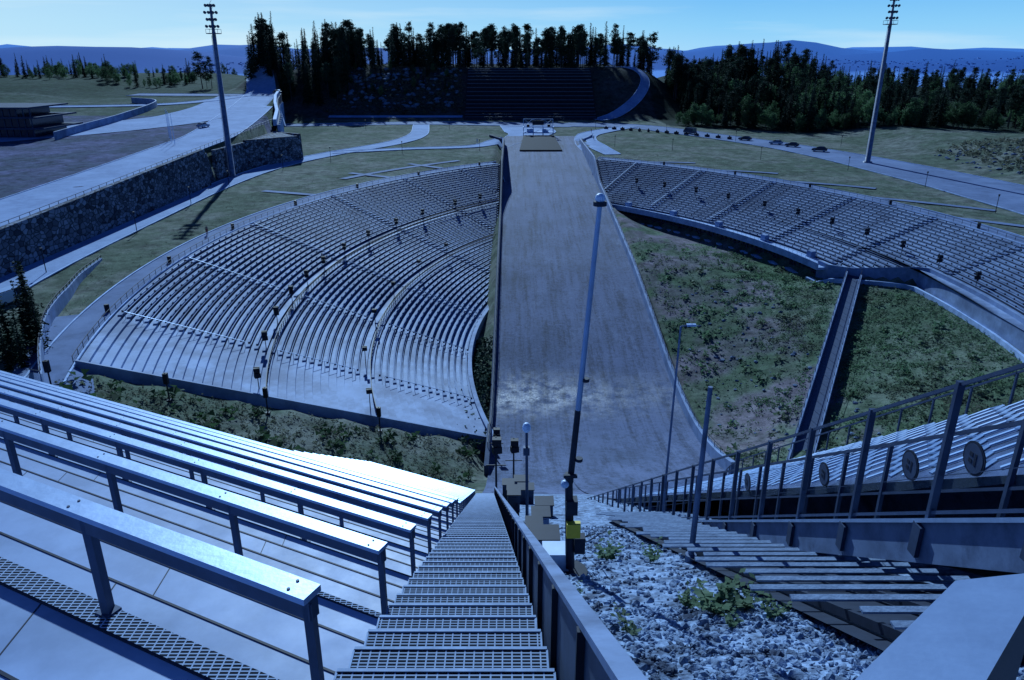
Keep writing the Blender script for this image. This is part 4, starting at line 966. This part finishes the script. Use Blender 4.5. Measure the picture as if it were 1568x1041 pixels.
# ------------------------------------------------------------ sky and sun
EL,AZ=30,-12.3
w=bpy.data.worlds.new('World'); scene.world=w; w.use_nodes=True; nt=w.node_tree; L=nt.links.new
sky=N(nt,'ShaderNodeTexSky',sky_type='NISHITA'); sky.sun_disc=False; sky.sun_elevation=R(EL); sky.sun_rotation=R(AZ); sky.air_density=1.; sky.dust_density=.3; sky.ozone_density=3.5
bg=nt.nodes['Background']; bg.inputs['Strength'].default_value=.05
tint=N(nt,'ShaderNodeMixRGB',blend_type='MULTIPLY'); tint.inputs['Fac'].default_value=1; tint.inputs['Color2'].default_value=(.25,.56,1.3,1); L(sky.outputs[0],tint.inputs['Color1'])
tc=N(nt,'ShaderNodeTexCoord'); sp=N(nt,'ShaderNodeSeparateXYZ'); L(tc.outputs['Generated'],sp.inputs[0])
mz=N(nt,'ShaderNodeMapRange'); mz.inputs['From Min'].default_value=-.01; mz.inputs['From Max'].default_value=.08; L(sp.outputs['Z'],mz.inputs['Value'])
hr=N(nt,'ShaderNodeValToRGB'); e=hr.color_ramp.elements; e[0].position=0; e[0].color=(.42,.74,1,1); e[1].position=1; e[1].color=(.14,.48,.94,1); k_=e.new(.45); k_.color=(.27,.64,.98,1); L(mz.outputs[0],hr.inputs['Fac'])
mxx=N(nt,'ShaderNodeMapRange'); mxx.inputs['From Min'].default_value=.25; mxx.inputs['From Max'].default_value=-.6; mxx.inputs['To Max'].default_value=.55; L(sp.outputs['X'],mxx.inputs['Value'])
hl=N(nt,'ShaderNodeMixRGB'); L(mxx.outputs[0],hl.inputs['Fac']); L(hr.outputs['Color'],hl.inputs['Color1']); hl.inputs['Color2'].default_value=(.70,.93,1,1)
mp=N(nt,'ShaderNodeMapping'); mp.inputs['Scale'].default_value=(1.2,1.2,16); mp.inputs['Rotation'].default_value=(0,R(3),0); L(tc.outputs['Generated'],mp.inputs['Vector'])
cn=N(nt,'ShaderNodeTexNoise'); cn.inputs['Scale'].default_value=2.2; cn.inputs['Detail'].default_value=7; L(mp.outputs[0],cn.inputs['Vector'])
cr=N(nt,'ShaderNodeValToRGB'); cr.color_ramp.elements[0].position=.5; cr.color_ramp.elements[1].position=.78; cr.color_ramp.elements[1].color=(.55,.55,.55,1); L(cn.outputs['Fac'],cr.inputs['Fac'])
cm=N(nt,'ShaderNodeMixRGB'); L(cr.outputs['Color'],cm.inputs['Fac']); L(hl.outputs['Color'],cm.inputs['Color1']); cm.inputs['Color2'].default_value=(.8,.95,1,1)
sc_=N(nt,'ShaderNodeVectorMath',operation='SCALE'); L(cm.outputs[0],sc_.inputs[0]); sc_.inputs['Scale'].default_value=19.5
mf=N(nt,'ShaderNodeMapRange'); mf.interpolation_type='SMOOTHSTEP'; mf.inputs['From Min'].default_value=.06; mf.inputs['From Max'].default_value=.14; mf.inputs['To Min'].default_value=1; mf.inputs['To Max'].default_value=0; L(sp.outputs['Z'],mf.inputs['Value'])
fin=N(nt,'ShaderNodeMixRGB'); L(mf.outputs[0],fin.inputs['Fac']); L(tint.outputs[0],fin.inputs['Color1']); L(sc_.outputs[0],fin.inputs['Color2']); L(fin.outputs[0],bg.inputs['Color'])
sd=bpy.data.lights.new('sun','SUN'); sd.energy=5.0; sd.angle=R(.5); sd.color=(.55,.78,1.0); so=bpy.data.objects.new('sun',sd); link(so)
dv=Vector((math.sin(R(AZ))*math.cos(R(EL)),math.cos(R(AZ))*math.cos(R(EL)),math.sin(R(EL)))); so.rotation_euler=dv.to_track_quat('Z','Y').to_euler(); so.location=(0,0,200)
# ------------------------------------------------------------ camera
cd=bpy.data.cameras.new('camera'); cd.sensor_width=36; cd.lens=26.4; cd.clip_start=.05; cd.clip_end=90000
co=bpy.data.objects.new('camera',cd); link(co); co.location=(0,0,55); co.rotation_euler=(R(90-20.9),0,0); scene.camera=co
